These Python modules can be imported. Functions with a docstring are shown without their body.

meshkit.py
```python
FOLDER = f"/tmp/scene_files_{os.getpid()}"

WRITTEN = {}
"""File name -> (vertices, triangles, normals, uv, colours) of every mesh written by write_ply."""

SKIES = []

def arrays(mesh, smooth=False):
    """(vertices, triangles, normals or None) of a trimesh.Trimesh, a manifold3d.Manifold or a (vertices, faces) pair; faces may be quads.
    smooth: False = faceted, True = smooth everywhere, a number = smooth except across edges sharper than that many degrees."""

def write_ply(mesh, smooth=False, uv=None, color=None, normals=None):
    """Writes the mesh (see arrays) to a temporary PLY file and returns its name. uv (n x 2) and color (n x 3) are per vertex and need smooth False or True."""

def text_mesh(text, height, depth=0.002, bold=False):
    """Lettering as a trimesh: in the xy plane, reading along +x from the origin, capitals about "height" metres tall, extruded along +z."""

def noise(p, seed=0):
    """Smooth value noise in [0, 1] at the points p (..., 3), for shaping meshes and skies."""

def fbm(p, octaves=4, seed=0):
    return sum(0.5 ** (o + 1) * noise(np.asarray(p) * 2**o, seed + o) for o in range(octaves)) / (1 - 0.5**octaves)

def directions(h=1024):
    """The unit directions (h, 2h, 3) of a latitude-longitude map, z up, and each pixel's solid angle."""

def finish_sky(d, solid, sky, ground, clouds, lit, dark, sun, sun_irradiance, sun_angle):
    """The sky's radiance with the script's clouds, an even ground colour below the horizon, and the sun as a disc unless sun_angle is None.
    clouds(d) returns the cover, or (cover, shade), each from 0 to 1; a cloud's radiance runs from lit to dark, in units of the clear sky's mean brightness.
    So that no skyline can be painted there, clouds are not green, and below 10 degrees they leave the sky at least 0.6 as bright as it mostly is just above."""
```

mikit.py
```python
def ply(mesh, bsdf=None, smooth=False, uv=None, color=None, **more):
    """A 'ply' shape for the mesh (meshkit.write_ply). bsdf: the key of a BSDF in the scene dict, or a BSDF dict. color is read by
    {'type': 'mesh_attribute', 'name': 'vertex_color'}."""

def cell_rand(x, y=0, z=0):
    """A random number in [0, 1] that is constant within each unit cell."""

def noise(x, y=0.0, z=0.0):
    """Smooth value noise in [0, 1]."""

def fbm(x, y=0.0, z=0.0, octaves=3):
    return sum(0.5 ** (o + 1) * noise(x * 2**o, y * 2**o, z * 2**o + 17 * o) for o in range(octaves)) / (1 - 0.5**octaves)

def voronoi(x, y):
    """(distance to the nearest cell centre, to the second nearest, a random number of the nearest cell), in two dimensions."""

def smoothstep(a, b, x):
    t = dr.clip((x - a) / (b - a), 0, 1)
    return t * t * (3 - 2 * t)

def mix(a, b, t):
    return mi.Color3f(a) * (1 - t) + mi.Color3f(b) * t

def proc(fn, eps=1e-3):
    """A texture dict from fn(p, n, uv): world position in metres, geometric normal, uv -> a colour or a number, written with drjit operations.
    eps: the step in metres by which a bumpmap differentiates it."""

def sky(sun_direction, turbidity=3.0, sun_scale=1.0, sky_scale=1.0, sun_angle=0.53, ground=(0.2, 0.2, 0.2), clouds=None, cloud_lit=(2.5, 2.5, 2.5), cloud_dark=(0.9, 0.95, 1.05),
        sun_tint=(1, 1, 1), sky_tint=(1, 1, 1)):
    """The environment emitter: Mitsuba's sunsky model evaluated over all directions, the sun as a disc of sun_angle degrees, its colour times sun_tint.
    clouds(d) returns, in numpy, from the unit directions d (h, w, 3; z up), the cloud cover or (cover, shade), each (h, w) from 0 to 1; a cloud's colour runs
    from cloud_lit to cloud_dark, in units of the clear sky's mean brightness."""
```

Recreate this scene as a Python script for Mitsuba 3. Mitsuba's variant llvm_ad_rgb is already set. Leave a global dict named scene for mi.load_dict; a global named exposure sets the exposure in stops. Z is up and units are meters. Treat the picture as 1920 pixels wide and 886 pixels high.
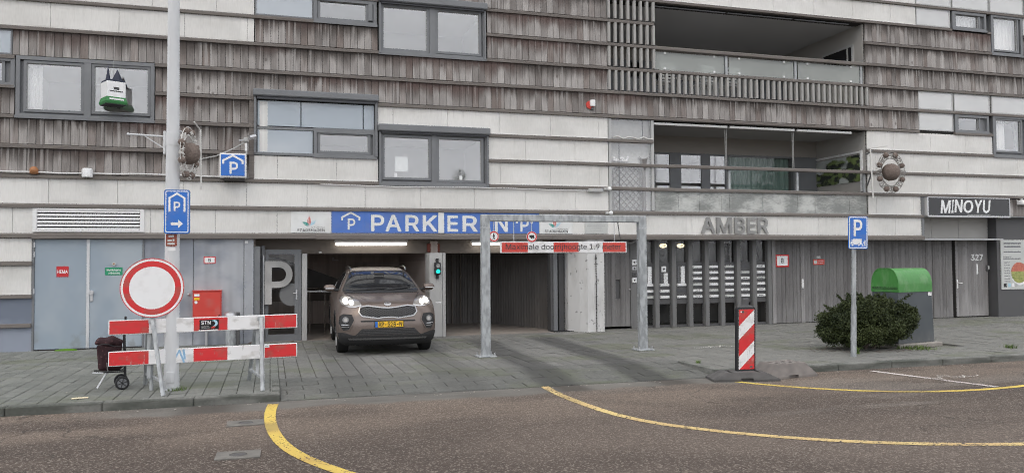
import math, random
import numpy as np, trimesh, shapely
import drjit as dr
import mitsuba as mi
import mikit, meshkit
from mikit import noise, fbm, voronoi, cell_rand, smoothstep, mix
from shapely.geometry import Polygon, Point, box as sbox, LineString
from shapely import affinity
from scipy.interpolate import PchipInterpolator, CubicSpline
T = mi.ScalarTransform4f
scene, labels = {'type': 'scene'}, {}
rng = np.random.default_rng(7)
random.seed(7)

# ------------------------------------------------------------------ camera, sky, exposure
CAM = np.array([0.0, -17.2, 1.5824])
yaw, pit, rol = 0.29342292, 0.03400743, -0.00772427
fwd = np.array([math.sin(yaw)*math.cos(pit), math.cos(yaw)*math.cos(pit), math.sin(pit)])
r0 = np.cross(fwd, [0, 0, 1]); r0 /= np.linalg.norm(r0); u0 = np.cross(r0, fwd)
upv = -math.sin(rol)*r0 + math.cos(rol)*u0
scene['camera'] = {'type': 'perspective', 'fov': 2*math.degrees(math.atan(960/1500)), 'fov_axis': 'x', 'near_clip': 0.05, 'far_clip': 900.0,
                   'to_world': T().look_at(origin=CAM.tolist(), target=(CAM+fwd).tolist(), up=upv.tolist()),
                   'film': {'type': 'hdrfilm', 'width': 1024, 'height': 472}}

def cloud(d):
    n = meshkit.fbm(d*np.array([2.2, 2.2, 5.0]), 5, 3)
    return np.ones(d.shape[:2]), np.clip(0.15 + 1.1*(n-0.42), 0, 0.6)
scene['sky'] = mikit.sky((-0.35, -0.62, 0.75), turbidity=3, sun_scale=0.1, sun_angle=30, clouds=cloud, cloud_lit=(5.2, 5.3, 5.5), cloud_dark=(2.6, 2.7, 2.95))
exposure = 1.74

# ------------------------------------------------------------------ materials
def C(*c): return {'type': 'rgb', 'value': [float(x) for x in (c*3 if len(c) == 1 else c)]}
def mat(name, color, rough=0.6, spec=0.4, metal=0.0, bump=None, bscale=1.0, eps=2e-3, coat=0.0, alpha=None, sheen=0.0):
    tex = mikit.proc(color) if callable(color) else C(*color)
    r = mikit.proc(rough) if callable(rough) else float(rough)
    b = {'type': 'principled', 'base_color': tex, 'roughness': r, 'specular': float(spec), 'metallic': float(metal), 'clearcoat': float(coat), 'clearcoat_gloss': 0.9}
    if sheen: b['sheen'] = sheen
    if bump is not None:
        b = {'type': 'bumpmap', 'arbitrary': mikit.proc(bump, eps), 'scale': float(bscale), 'bsdf': b}
    scene[name] = {'type': 'twosided', 'bsdf': b}
    return name

PW = 0.148          # plank pitch
Z0, PITCH = 2.1906, 0.56564
def zk(k): return Z0 + PITCH*k
def planks(p, n, uv):
    i = dr.floor(p.x/PW); k = dr.floor((p.z - Z0)/PITCH); t = (p.z - Z0)/PITCH - k
    a, b, c = cell_rand(i, k, 3), cell_rand(i, k, 9), cell_rand(i, k, 15)
    g = fbm(p.x*70 + 31*a, p.z*2.2 + 17*a, p.y*10, 3)
    g2 = fbm(p.x*160, p.z*5 + 9*b, 2.0, 2)
    base = mix((0.165, 0.149, 0.141), (0.40, 0.38, 0.365), a*0.85 + 0.28*(g - 0.2))
    base = mix(base, (0.185, 0.150, 0.135), smoothstep(0.70, 0.98, c)*0.7)
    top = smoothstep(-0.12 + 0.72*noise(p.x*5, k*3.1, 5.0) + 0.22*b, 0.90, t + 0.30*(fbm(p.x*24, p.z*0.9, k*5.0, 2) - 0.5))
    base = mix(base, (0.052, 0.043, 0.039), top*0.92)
    base = base*(0.80 + 0.40*g2)
    base = mix(base, (0.46, 0.445, 0.43), smoothstep(0.62, 0.80, fbm(p.x*20 + 13*a, p.z*0.9, k*3.0 + 2.0, 2))*0.40)
    red = smoothstep(0.52, 0.75, fbm(p.x*0.5, p.z*0.9, 4.0, 2))
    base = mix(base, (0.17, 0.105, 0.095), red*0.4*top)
    x2 = p.x/PW - i
    knot = smoothstep(0.035, 0.012, dr.sqrt(dr.square((x2 - 0.3 - 0.4*b)*PW) + dr.square((t - c)*PITCH*0.6)))*smoothstep(0.93, 0.95, a)
    return mix(base, (0.07, 0.055, 0.05), knot*0.6)
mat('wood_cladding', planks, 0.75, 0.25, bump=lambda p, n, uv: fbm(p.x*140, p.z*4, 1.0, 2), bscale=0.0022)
def panel(p, n, uv):
    k = dr.floor((p.z - Z0)/PITCH); t = (p.z - Z0)/PITCH - k
    d = fbm(p.x*1.1, p.z*2.0 + 4*k, 0.0, 4)
    runs = fbm(p.x*22, p.z*0.8 + k*7, 3.0, 3)
    j = dr.floor(p.x/1.2 + 0.5*k)
    c = mix((0.69, 0.683, 0.66), (0.62, 0.613, 0.588), smoothstep(0.35, 0.7, d))*(0.95 + 0.08*cell_rand(j, k, 2))
    c = mix(c, (0.47, 0.455, 0.42), smoothstep(0.5, 0.85, runs)*smoothstep(0.35, 1.0, t)*0.45)
    c = mix(c, (0.42, 0.40, 0.36), smoothstep(0.60, 0.85, fbm(p.x*2.5, p.z*14, 8.0, 3))*smoothstep(0.30, 0.02, t)*0.45)
    return c*(0.955 + 0.09*noise(p.x*90, p.z*14, 0))
mat('white_panel', panel, 0.55, 0.35)
mat('batten_wood', lambda p, n, uv: mix((0.12, 0.106, 0.099), (0.225, 0.205, 0.19), fbm(p.x*3, p.z*90, p.y*60, 4)), 0.75, 0.25)
mat('drip_edge', (0.72, 0.72, 0.70), 0.4, 0.5)
mat('core_dark', (0.045, 0.043, 0.042), 0.9, 0.1)
mat('frame_grey', lambda p, n, uv: mix((0.155, 0.162, 0.172), (0.19, 0.197, 0.207), fbm(p.x*5, p.z*5, p.y*5, 3)), 0.45, 0.4)
mat('frame_dark', (0.085, 0.088, 0.098), 0.5, 0.4)
mat('disc_grey', (0.17, 0.172, 0.175), 0.5, 0.3)
mat('frame_light', (0.42, 0.425, 0.42), 0.5, 0.4)
mat('room_wall', (0.50, 0.49, 0.47), 0.9, 0.1)
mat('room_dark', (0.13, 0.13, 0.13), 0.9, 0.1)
mat('curtain_white', lambda p, n, uv: C3(0.78, 0.78, 0.76)*(0.8 + 0.2*noise(p.x*28, 1.0, 0.0)), 0.9, 0.1)
def C3(*c): return mi.Color3f(*c)
mat('curtain_green', lambda p, n, uv: mix((0.13, 0.20, 0.175), (0.26, 0.36, 0.32), noise(p.x*22, 0.2*p.z, 3.0)), 0.9, 0.1)
scene['pane_glass'] = {'type': 'thindielectric', 'int_ior': 2.45, 'ext_ior': 1.0}
scene['balcony_glass'] = {'type': 'principledthin', 'base_color': C(0.72, 0.76, 0.73), 'roughness': 0.3, 'spec_trans': 0.45, 'diff_trans': 0.7, 'eta': 1.6}
scene['curtain_glass'] = {'type': 'thindielectric', 'int_ior': 1.35, 'ext_ior': 1.0}
scene['clear_glass'] = {'type': 'thindielectric', 'int_ior': 1.75, 'ext_ior': 1.0}
mat('frosted', lambda p, n, uv: mix((0.36, 0.41, 0.46), (0.45, 0.49, 0.53), smoothstep(0.3, 0.7, fbm(p.x*0.8, p.z*1.3, 0.0, 3))), 0.12, 0.6)
mat('frosted_grey', lambda p, n, uv: mix((0.53, 0.54, 0.545), (0.60, 0.605, 0.60), fbm(p.x*0.9, p.z*2.3, 0.0, 3)), 0.15, 0.6)
def obscure(p, n, uv): 
    j = dr.floor(p.x/1.02)
    return fbm(p.x*18 + 5*cell_rand(j, 1, 0), p.z*46, j*3, 3)
mat('patterned_glass', lambda p, n, uv: mix((0.20, 0.21, 0.20), (0.50, 0.51, 0.49), smoothstep(0.3, 0.75, fbm(p.x*2.3, p.z*4.1, 0.0, 4)*0.75 + 0.25*obscure(p, n, uv))), 0.14, 0.7, bump=obscure, bscale=0.012)
mat('screen_glass', lambda p, n, uv: mix((0.30, 0.30, 0.29), (0.60, 0.605, 0.59), smoothstep(4.3, 3.9, p.z + 0.12*(noise(p.x*30, p.z*30, 0) - 0.5))*0.75 + 0.2*fbm(p.x*20, p.z*20, 0, 3)), 0.16, 0.6, bump=lambda p, n, uv: fbm(p.x*32, p.z*32, 0, 2), bscale=0.006)
mat('lattice', (0.20, 0.19, 0.185), 0.8, 0.2)
mat('soffit', (0.30, 0.30, 0.30), 0.8, 0.2)
mat('soffit_dark', (0.42, 0.43, 0.445), 0.8, 0.2)
mat('balcony_wall', (0.40, 0.39, 0.37), 0.8, 0.2)
mat('balcony_beige', (0.33, 0.31, 0.285), 0.8, 0.2)
mat('door_blue', lambda p, n, uv: mix(mix((0.28, 0.335, 0.39), (0.345, 0.39, 0.43), smoothstep(0.3, 0.7, fbm(p.x*1.5, p.z*1.2, 0, 4))), (0.20, 0.21, 0.21), 0.6*smoothstep(0.45, 0.75, fbm(p.x*7, p.z*5, 3.0, 4))*smoothstep(0.6, 0.0, p.z)), 0.45, 0.4)
mat('steel_wall', lambda p, n, uv: mix((0.225, 0.245, 0.285), (0.36, 0.375, 0.40), smoothstep(0.3, 0.72, fbm(p.x*1.8, p.z*2.6, 3.0, 5)))*(0.9 + 0.2*noise(p.x*13, p.z*1.2, 0)), 0.5, 0.4)
mat('blue_panel', lambda p, n, uv: mix((0.15, 0.175, 0.225), (0.26, 0.29, 0.35), smoothstep(0.75, 0.35, p.z + 0.5*(fbm(p.x*2, p.z*3, 0, 4) - 0.5))), 0.5, 0.4)
mat('white_metal', lambda p, n, uv: C3(0.74, 0.74, 0.735)*(0.93 + 0.1*fbm(p.x*6, p.z*16, p.y*6, 3)), 0.4, 0.5)
mat('louvre_metal', (0.72, 0.72, 0.72), 0.4, 0.5)
mat('black', (0.022, 0.022, 0.024), 0.5, 0.4)
mat('black_gloss', (0.018, 0.018, 0.02), 0.12, 0.5)
mat('galvanised', lambda p, n, uv: mix((0.27, 0.285, 0.295), (0.43, 0.45, 0.46), smoothstep(0.25, 0.75, fbm(p.x*24, p.z*9, p.y*24, 4))), 0.5, 0.5, metal=0.25)
mat('pole_grey', lambda p, n, uv: mix((0.50, 0.515, 0.53), (0.60, 0.61, 0.62), fbm(p.x*8, p.z*2.2, p.y*8, 4))*(1 - 0.35*smoothstep(0.5, 0.0, p.z)*fbm(p.x*30, p.z*12, 1, 3)), 0.42, 0.45)
mat('chrome_dull', (0.42, 0.42, 0.425), 0.25, 0.5, metal=1.0)
mat('chrome', (0.75, 0.75, 0.76), 0.18, 0.5, metal=1.0)
mat('brushed_steel', lambda p, n, uv: mix((0.28, 0.28, 0.275), (0.46, 0.45, 0.44), smoothstep(0.3, 0.8, fbm(p.x*3, p.z*2, 0, 2)) + 0.15*noise(p.x*160, p.z*3, 0)), 0.5, 0.4, metal=0.3)
mat('steel', (0.55, 0.55, 0.56), 0.35, 0.5, metal=0.8)
def dirt(c, amt=0.25, s=14.0):
    return lambda p, n, uv: mix(c, (0.30, 0.27, 0.24), amt*smoothstep(0.42, 0.8, fbm(p.x*s, p.z*s, p.y*s, 4)))
mat('sign_blue', dirt((0.028, 0.15, 0.53), 0.15), 0.35, 0.4)
mat('sign_white', dirt((0.78, 0.785, 0.79), 0.12), 0.4, 0.4)
mat('sign_grey_text', (0.055, 0.056, 0.058), 0.5, 0.3)
mat('banner_blue', dirt((0.075, 0.17, 0.50), 0.12, 5.0), 0.45, 0.4)
mat('banner_white', dirt((0.70, 0.715, 0.71), 0.2, 6.0), 0.45, 0.4)
mat('red_paint', dirt((0.60, 0.030, 0.030), 0.12), 0.4, 0.4)
mat('red_reflective', lambda p, n, uv: mix(mix((0.60, 0.032, 0.036), (0.46, 0.07, 0.06), smoothstep(0.4, 0.75, fbm(p.x*8, p.z*14, p.y*8, 4))), (0.55, 0.40, 0.38), 0.5*smoothstep(0.80, 0.84, fbm(p.x*70, p.z*11, p.y*9, 2))), 0.35, 0.4)
mat('white_reflective', lambda p, n, uv: mix(mix((0.74, 0.74, 0.745), (0.40, 0.38, 0.35), 0.55*smoothstep(0.50, 0.78, fbm(p.x*9, p.z*16, p.y*9, 4))), (0.22, 0.21, 0.20), 0.6*smoothstep(0.80, 0.84, fbm(p.x*70, p.z*11, p.y*9, 2))), 0.4, 0.4)
mat('cabinet_red', dirt((0.56, 0.055, 0.042), 0.2, 6.0), 0.45, 0.4)
mat('sign_red', (0.50, 0.03, 0.035), 0.4, 0.4)
mat('sign_green', (0.02, 0.26, 0.13), 0.4, 0.4)
mat('leaf_red', (0.58, 0.22, 0.20), 0.5, 0.3); mat('leaf_teal', (0.05, 0.30, 0.27), 0.5, 0.3); mat('leaf_sky', (0.40, 0.60, 0.70), 0.5, 0.3)
mat('yellow', (0.78, 0.55, 0.03), 0.4, 0.4); mat('plate_yellow', (0.85, 0.52, 0.03), 0.3, 0.5)
mat('brown_sign', (0.25, 0.07, 0.05), 0.5, 0.3)
mat('spray_blue', (0.25, 0.42, 0.60), 0.6, 0.2)
mat('orange', (0.36, 0.16, 0.07), 0.5, 0.4)
mat('letter_grey', lambda p, n, uv: C3(0.25, 0.25, 0.245)*(0.8 + 0.4*fbm(p.x*9, p.z*9, 0, 3)), 0.5, 0.4)
mat('hall_dark', (0.030, 0.030, 0.028), 0.3, 0.5)
mat('hall_box', (0.085, 0.085, 0.088), 0.5, 0.4)
def boardtex(p, n, uv):
    i = dr.floor(p.x/0.112)
    g = fbm(p.x*80, p.z*2.5 + 3*i, 0, 3)
    c = mix((0.105, 0.100, 0.100), (0.215, 0.21, 0.21), cell_rand(i, 4, 0)*0.6 + 0.5*g)
    return mix(c, (0.30, 0.295, 0.29), smoothstep(0.7, 0.0, p.z + 0.8*(noise(p.x*13, p.z*2, 0) - 0.5))*0.35)
mat('grey_boards', boardtex, 0.75, 0.25)
mat('grey_boards_light', lambda p, n, uv: boardtex(p, n, uv)*1.4, 0.75, 0.25)
mat('fin_wood', lambda p, n, uv: mix((0.135, 0.135, 0.135), (0.205, 0.205, 0.205), fbm(p.x*60, p.z*2.2, p.y*40, 3)), 0.75, 0.25)
mat('concrete_white', lambda p, n, uv: mix((0.60, 0.60, 0.595), (0.50, 0.495, 0.485), smoothstep(0.45, 0.75, fbm(p.x*4, p.z*1.5, p.y*4, 4)))*(1 - 0.5*smoothstep(0.70, 0.76, fbm(p.x*11, p.z*11, p.y*9, 3))), 0.8, 0.2)
mat('pillar_paint', lambda p, n, uv: C3(0.42, 0.42, 0.415)*(0.94 + 0.1*fbm(p.x*3, p.z*2, p.y*3, 3)), 0.5, 0.3)
mat('garage_brown', lambda p, n, uv: C3(0.55, 0.475, 0.43)*(0.75 + 0.5*cell_rand(dr.floor(p.x*9), dr.floor(p.z*0.6), 1)*0.5 + 0.2*fbm(p.x*30, p.z*2, 0, 3)), 0.8, 0.2)
mat('garage_beige', (0.20, 0.175, 0.155), 0.8, 0.2)
mat('garage_dark', lambda p, n, uv: C3(0.135, 0.126, 0.12)*(0.75 + 0.5*fbm(p.x*4, p.z*1.0, p.y*4, 3)), 0.45, 0.4)
mat('garage_floor', lambda p, n, uv: mix((0.17, 0.15, 0.135), (0.25, 0.225, 0.205), fbm(p.x*2, p.y*2, 0, 4)), 0.7, 0.3)
mat('cover_green', lambda p, n, uv: mix((0.060, 0.235, 0.052), (0.11, 0.27, 0.095), smoothstep(0.45, 0.8, fbm(p.x*7, p.z*4, p.y*7, 4)))*(0.85 + 0.22*fbm(p.x*30, p.z*9, p.y*30, 3)), 0.38, 0.45)
mat('bin_grey', lambda p, n, uv: mix(mix((0.048, 0.058, 0.067), (0.080, 0.090, 0.098), fbm(p.x*3, p.z*3, p.y*3, 4)), (0.16, 0.155, 0.145), smoothstep(0.35, 0.0, p.z)*fbm(p.x*14, p.z*9, p.y*14, 3)*0.7), 0.5, 0.4)
mat('concrete', lambda p, n, uv: mix((0.24, 0.22, 0.20), (0.34, 0.32, 0.29), fbm(p.x*9, p.z*9, p.y*9, 4)), 0.85, 0.2)
mat('cover_concrete', lambda p, n, uv: mix((0.10, 0.095, 0.088), (0.19, 0.18, 0.165), fbm(p.x*9, p.y*9, 0, 4)), 0.85, 0.2)
mat('rubber', lambda p, n, uv: mix((0.055, 0.053, 0.052), (0.125, 0.12, 0.118), fbm(p.x*9, p.z*14, p.y*9, 4)), 0.75, 0.3)
mat('rubber_dusty', lambda p, n, uv: mix((0.13, 0.12, 0.115), (0.25, 0.225, 0.21), fbm(p.x*9, p.z*14, p.y*9, 4)), 0.85, 0.2)
mat('bag_fabric', lambda p, n, uv: mix((0.034, 0.018, 0.021), (0.16, 0.075, 0.075), smoothstep(0.13, 0.08, voronoi(p.x*14 + p.y*9, p.z*14)[0])*0.6 + 0.08*noise(p.x*60, p.z*60, p.y*60)), 0.85, 0.2)
mat('wicker', lambda p, n, uv: mix((0.075, 0.058, 0.05), (0.26, 0.21, 0.185), fbm(p.x*70, p.z*70, p.y*70, 3)), 0.85, 0.2)
mat('scroll_white', (0.62, 0.61, 0.585), 0.5, 0.4)
mat('scroll_grey', (0.27, 0.26, 0.245), 0.5, 0.4)
mat('poster_paper', (0.50, 0.515, 0.50), 0.5, 0.3)
mat('poster_salmon', lambda p, n, uv: mix((0.55, 0.20, 0.13), (0.42, 0.12, 0.09), noise(p.x*40, p.z*25, 0)), 0.5, 0.3)
mat('poster_greens', lambda p, n, uv: mix((0.12, 0.20, 0.05), (0.45, 0.42, 0.16), fbm(p.x*22, p.z*30, 0, 3)), 0.5, 0.3)
def jungle(p, n, uv):
    f = fbm(p.y*7, p.z*11, 0, 4)
    c = mix((0.03, 0.036, 0.03), (0.15, 0.20, 0.07), smoothstep(0.40, 0.66, f))
    return mix(c, (0.42, 0.45, 0.44), smoothstep(0.52, 0.62, fbm(p.y*2.2 + 3, p.z*3.3, 5.0, 3)))
mat('jungle_print', jungle, 0.3, 0.4)
mat('ball_lens', (0.30, 0.30, 0.30), 0.3, 0.5)

# ground materials
def asphalt(p, n, uv):
    big = fbm(p.x*0.35 + 3, p.y*0.8, 1.0, 4)
    c = mix((0.098, 0.079, 0.070), (0.150, 0.122, 0.107), smoothstep(0.3, 0.7, big))
    lane = smoothstep(-9.6, -8.2, p.y + 0.9*(fbm(p.x*0.3, 2.0, 0.0, 3) - 0.5) - 0.22*dr.maximum(p.x - 4.5, 0.0)*0.5)
    c = mix(c, (0.205, 0.165, 0.140), lane*0.75*smoothstep(0.25, 0.60, fbm(p.x*0.5, p.y*1.6, 7.0, 3)))
    arc = dr.sqrt(dr.square(p.x - 8.5) + dr.square(p.y + 4.2))
    tyre = smoothstep(0.32, 0.08, dr.abs(arc - 4.35)) + smoothstep(0.32, 0.08, dr.abs(arc - 5.9))
    c = mix(c, (0.075, 0.062, 0.056), dr.minimum(tyre, 1)*0.40*smoothstep(0.3, 0.6, fbm(p.x*0.8, p.y*0.8, 3.0, 3))*smoothstep(10.5, 7.5, p.x))
    c = mix(c, (0.26, 0.24, 0.225), smoothstep(0.56, 0.74, fbm(p.x*0.55 + 5, p.y*1.9, 12.0, 4))*0.38*smoothstep(4.0, 7.0, p.x + 0.4*p.y + 4))
    crack = smoothstep(0.012, 0.003, dr.abs(fbm(p.x*0.9, p.y*1.1, 31.0, 4) - 0.5))*smoothstep(0.5, 0.6, noise(p.x*0.4, p.y*0.5, 9.0))
    c = mix(c, (0.045, 0.04, 0.036), crack*0.6)
    d1, d2, r1 = voronoi(p.x*34, p.y*34)
    e1, e2, r2 = voronoi(p.x*62 + 9, p.y*62)
    chips = smoothstep(0.42, 0.25, d1)*smoothstep(0.72, 0.8, r1)
    chips2 = smoothstep(0.45, 0.25, e1)*smoothstep(0.70, 0.78, r2)
    dark = smoothstep(0.45, 0.2, e1)*smoothstep(0.35, 0.25, r2)
    c = c*(0.80 + 0.40*noise(p.x*45, p.y*45, 0))
    c = mix(c, (0.050, 0.043, 0.040), dark*0.6)
    c = mix(c, (0.42, 0.37, 0.33), chips*0.50 + chips2*0.40*(1 - chips))
    edge = 0.30*fbm(p.x*1.3, 1.0, 4.0, 3) + 0.08*noise(p.x*9, p.y*9, 0)
    dusty = smoothstep(-7.62 + edge, -7.42 + edge, p.y)*smoothstep(-2.4, -1.2, p.x)*smoothstep(7.2, 6.6, p.x)
    grey = mix((0.125, 0.123, 0.119), (0.26, 0.255, 0.245), fbm(p.x*1.6, p.y*3.5, 2.0, 4))
    trk = smoothstep(0.35, 0.1, dr.abs(p.x - 3.9)) + smoothstep(0.4, 0.1, dr.abs(p.x - 5.4)) + smoothstep(0.5, 0.1, dr.abs(p.x + 0.7 - 0.0))
    grey = mix(grey, (0.065, 0.06, 0.056), dr.minimum(trk, 1)*0.75)
    c = mix(c, grey, dusty*0.88)
    return c*0.69*mi.Color3f(1.02, 1.0, 0.955)
mat('asphalt', asphalt, 0.8, 0.25, bump=lambda p, n, uv: noise(p.x*60, p.y*60, 0), bscale=0.006, eps=4e-3)
def worn(col, thr):
    def f(p, n, uv):
        w = fbm(p.x*2.0, p.y*2.5, 3.0, 3)*0.35 + 0.65*noise(p.x*55, p.y*55, 1.0)
        c = mix(col, (col[0]*0.7, col[1]*0.62, col[2]*0.6 + 0.03), fbm(p.x*3, p.y*3, 0, 3))
        c = mix(c, (0.20, 0.155, 0.08), 0.55*smoothstep(0.5, 0.75, fbm(p.x*1.3, p.y*1.3, 17.0, 3)))
        return mix(c, (0.085, 0.07, 0.06), smoothstep(thr, thr + 0.12, w))
    return f
mat('road_yellow', worn((0.62, 0.47, 0.10), 0.64), 0.7, 0.25)
mat('road_yellow_faded', worn((0.60, 0.47, 0.20), 0.60), 0.7, 0.25)
mat('road_white', worn((0.60, 0.58, 0.55), 0.58), 0.7, 0.25)
def pavetex(w, l, dark, lite, tracks, swap=False):
    def f(p, n, uv):
        a, b = (p.y, p.x) if swap else (p.x, p.y)
        i = dr.floor(a/w); par = i - 2*dr.floor(i/2); j = dr.floor(b/l + 0.5*par)
        c = mix(dark, lite, 0.15 + 0.4*cell_rand(i, j, 1) + 0.45*fbm(p.x*0.7, p.y*0.7, 5.0, 4))
        c = c*(0.82 + 0.36*fbm(p.x*28, p.y*28, 0, 3))
        c = mix(c, (0.105, 0.115, 0.075), smoothstep(0.52, 0.75, fbm(p.x*1.1, p.y*1.7, 9.0, 4))*0.5)
        if tracks:
            for x0, x1, wd in ((4.12, 3.80, 0.26), (5.55, 5.20, 0.27), (1.25, 1.0, 0.3), (2.75, 2.5, 0.3)):
                xc = x0 + (x1 - x0)*(-p.y - 1.5)/6.0 + 0.06*(noise(p.y*1.3, x0, 0) - 0.5)
                m = smoothstep(wd + 0.14, wd - 0.1, dr.abs(p.x - xc))*(0.85 if x0 > 3 else 0.35)
                c = mix(c, (0.050, 0.050, 0.049), m*smoothstep(-0.1, -1.3, p.y)*(0.75 + 0.25*fbm(p.x*5, p.y*2, 0, 3)))
        sp = smoothstep(0.22, 0.12, voronoi(p.x*2.3, p.y*2.3)[0])*smoothstep(0.72, 0.74, voronoi(p.x*2.3, p.y*2.3)[2])
        return mix(c, (0.09, 0.09, 0.085), sp*0.35*noise(p.x*30, p.y*30, 2))
    return f
LW, LL = 0.2, 0.4
DW, DL = 0.21, 0.42
SW, SL = 0.42, 0.26
RW, RL = 0.30, 0.30
mat('paver_left', pavetex(LW, LL, (0.100, 0.106, 0.098), (0.175, 0.179, 0.166), False), 0.8, 0.25)
mat('paver_drive', pavetex(DW, DL, (0.110, 0.109, 0.104), (0.172, 0.170, 0.161), True), 0.8, 0.25)
mat('paver_strip', pavetex(SL, SW, (0.088, 0.090, 0.084), (0.145, 0.145, 0.136), True, True), 0.8, 0.25)
mat('paver_right', pavetex(RW, RL, (0.120, 0.120, 0.113), (0.178, 0.176, 0.164), False), 0.8, 0.25)
mat('joint_sand', lambda p, n, uv: mix((0.035, 0.038, 0.028), (0.075, 0.072, 0.06), fbm(p.x*5, p.y*5, 0, 3)), 0.95, 0.1)
mat('kerb', lambda p, n, uv: mix((0.085, 0.090, 0.080), (0.165, 0.166, 0.155), smoothstep(0.3, 0.7, fbm(p.x*2.5, p.z*12, p.y*5, 4)))*(0.85 + 0.3*noise(p.x*40, p.y*40, p.z*40)), 0.85, 0.2)
mat('grass', lambda p, n, uv: mix((0.05, 0.085, 0.02), (0.14, 0.20, 0.06), noise(p.x*40, p.y*40, 0)), 0.8, 0.2)
mat('moss_green', (0.10, 0.20, 0.03), 0.9, 0.1)
mat('litter_paper', (0.65, 0.58, 0.42), 0.8, 0.2)
mat('chalk', (0.5, 0.48, 0.46), 0.9, 0.1)

# ------------------------------------------------------------------ mesh helpers
def bx(x0, x1, y0, y1, z0, z1):
    m = trimesh.creation.box(extents=[abs(x1-x0), abs(y1-y0), abs(z1-z0)])
    m.apply_translation([(x0+x1)/2, (y0+y1)/2, (z0+z1)/2]); return m
def rbx(x0, x1, y0, y1, z0, z1, r=0.01):
    """box with chamfered edges"""
    r = min(r, abs(x1-x0)/2.5, abs(y1-y0)/2.5, abs(z1-z0)/2.5)
    pts = []
    for sx, a in ((1, x0), (-1, x1)):
        for sy, b in ((1, y0), (-1, y1)):
            for sz, c in ((1, z0), (-1, z1)):
                pts += [[a, b+sy*r, c+sz*r], [a+sx*r, b, c+sz*r], [a+sx*r, b+sy*r, c]]
    return trimesh.convex.convex_hull(np.array(pts))
def cat(*ms):
    l = []
    for m in ms: l += list(m) if isinstance(m, (list, tuple)) else [m]
    return trimesh.util.concatenate(l)
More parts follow.
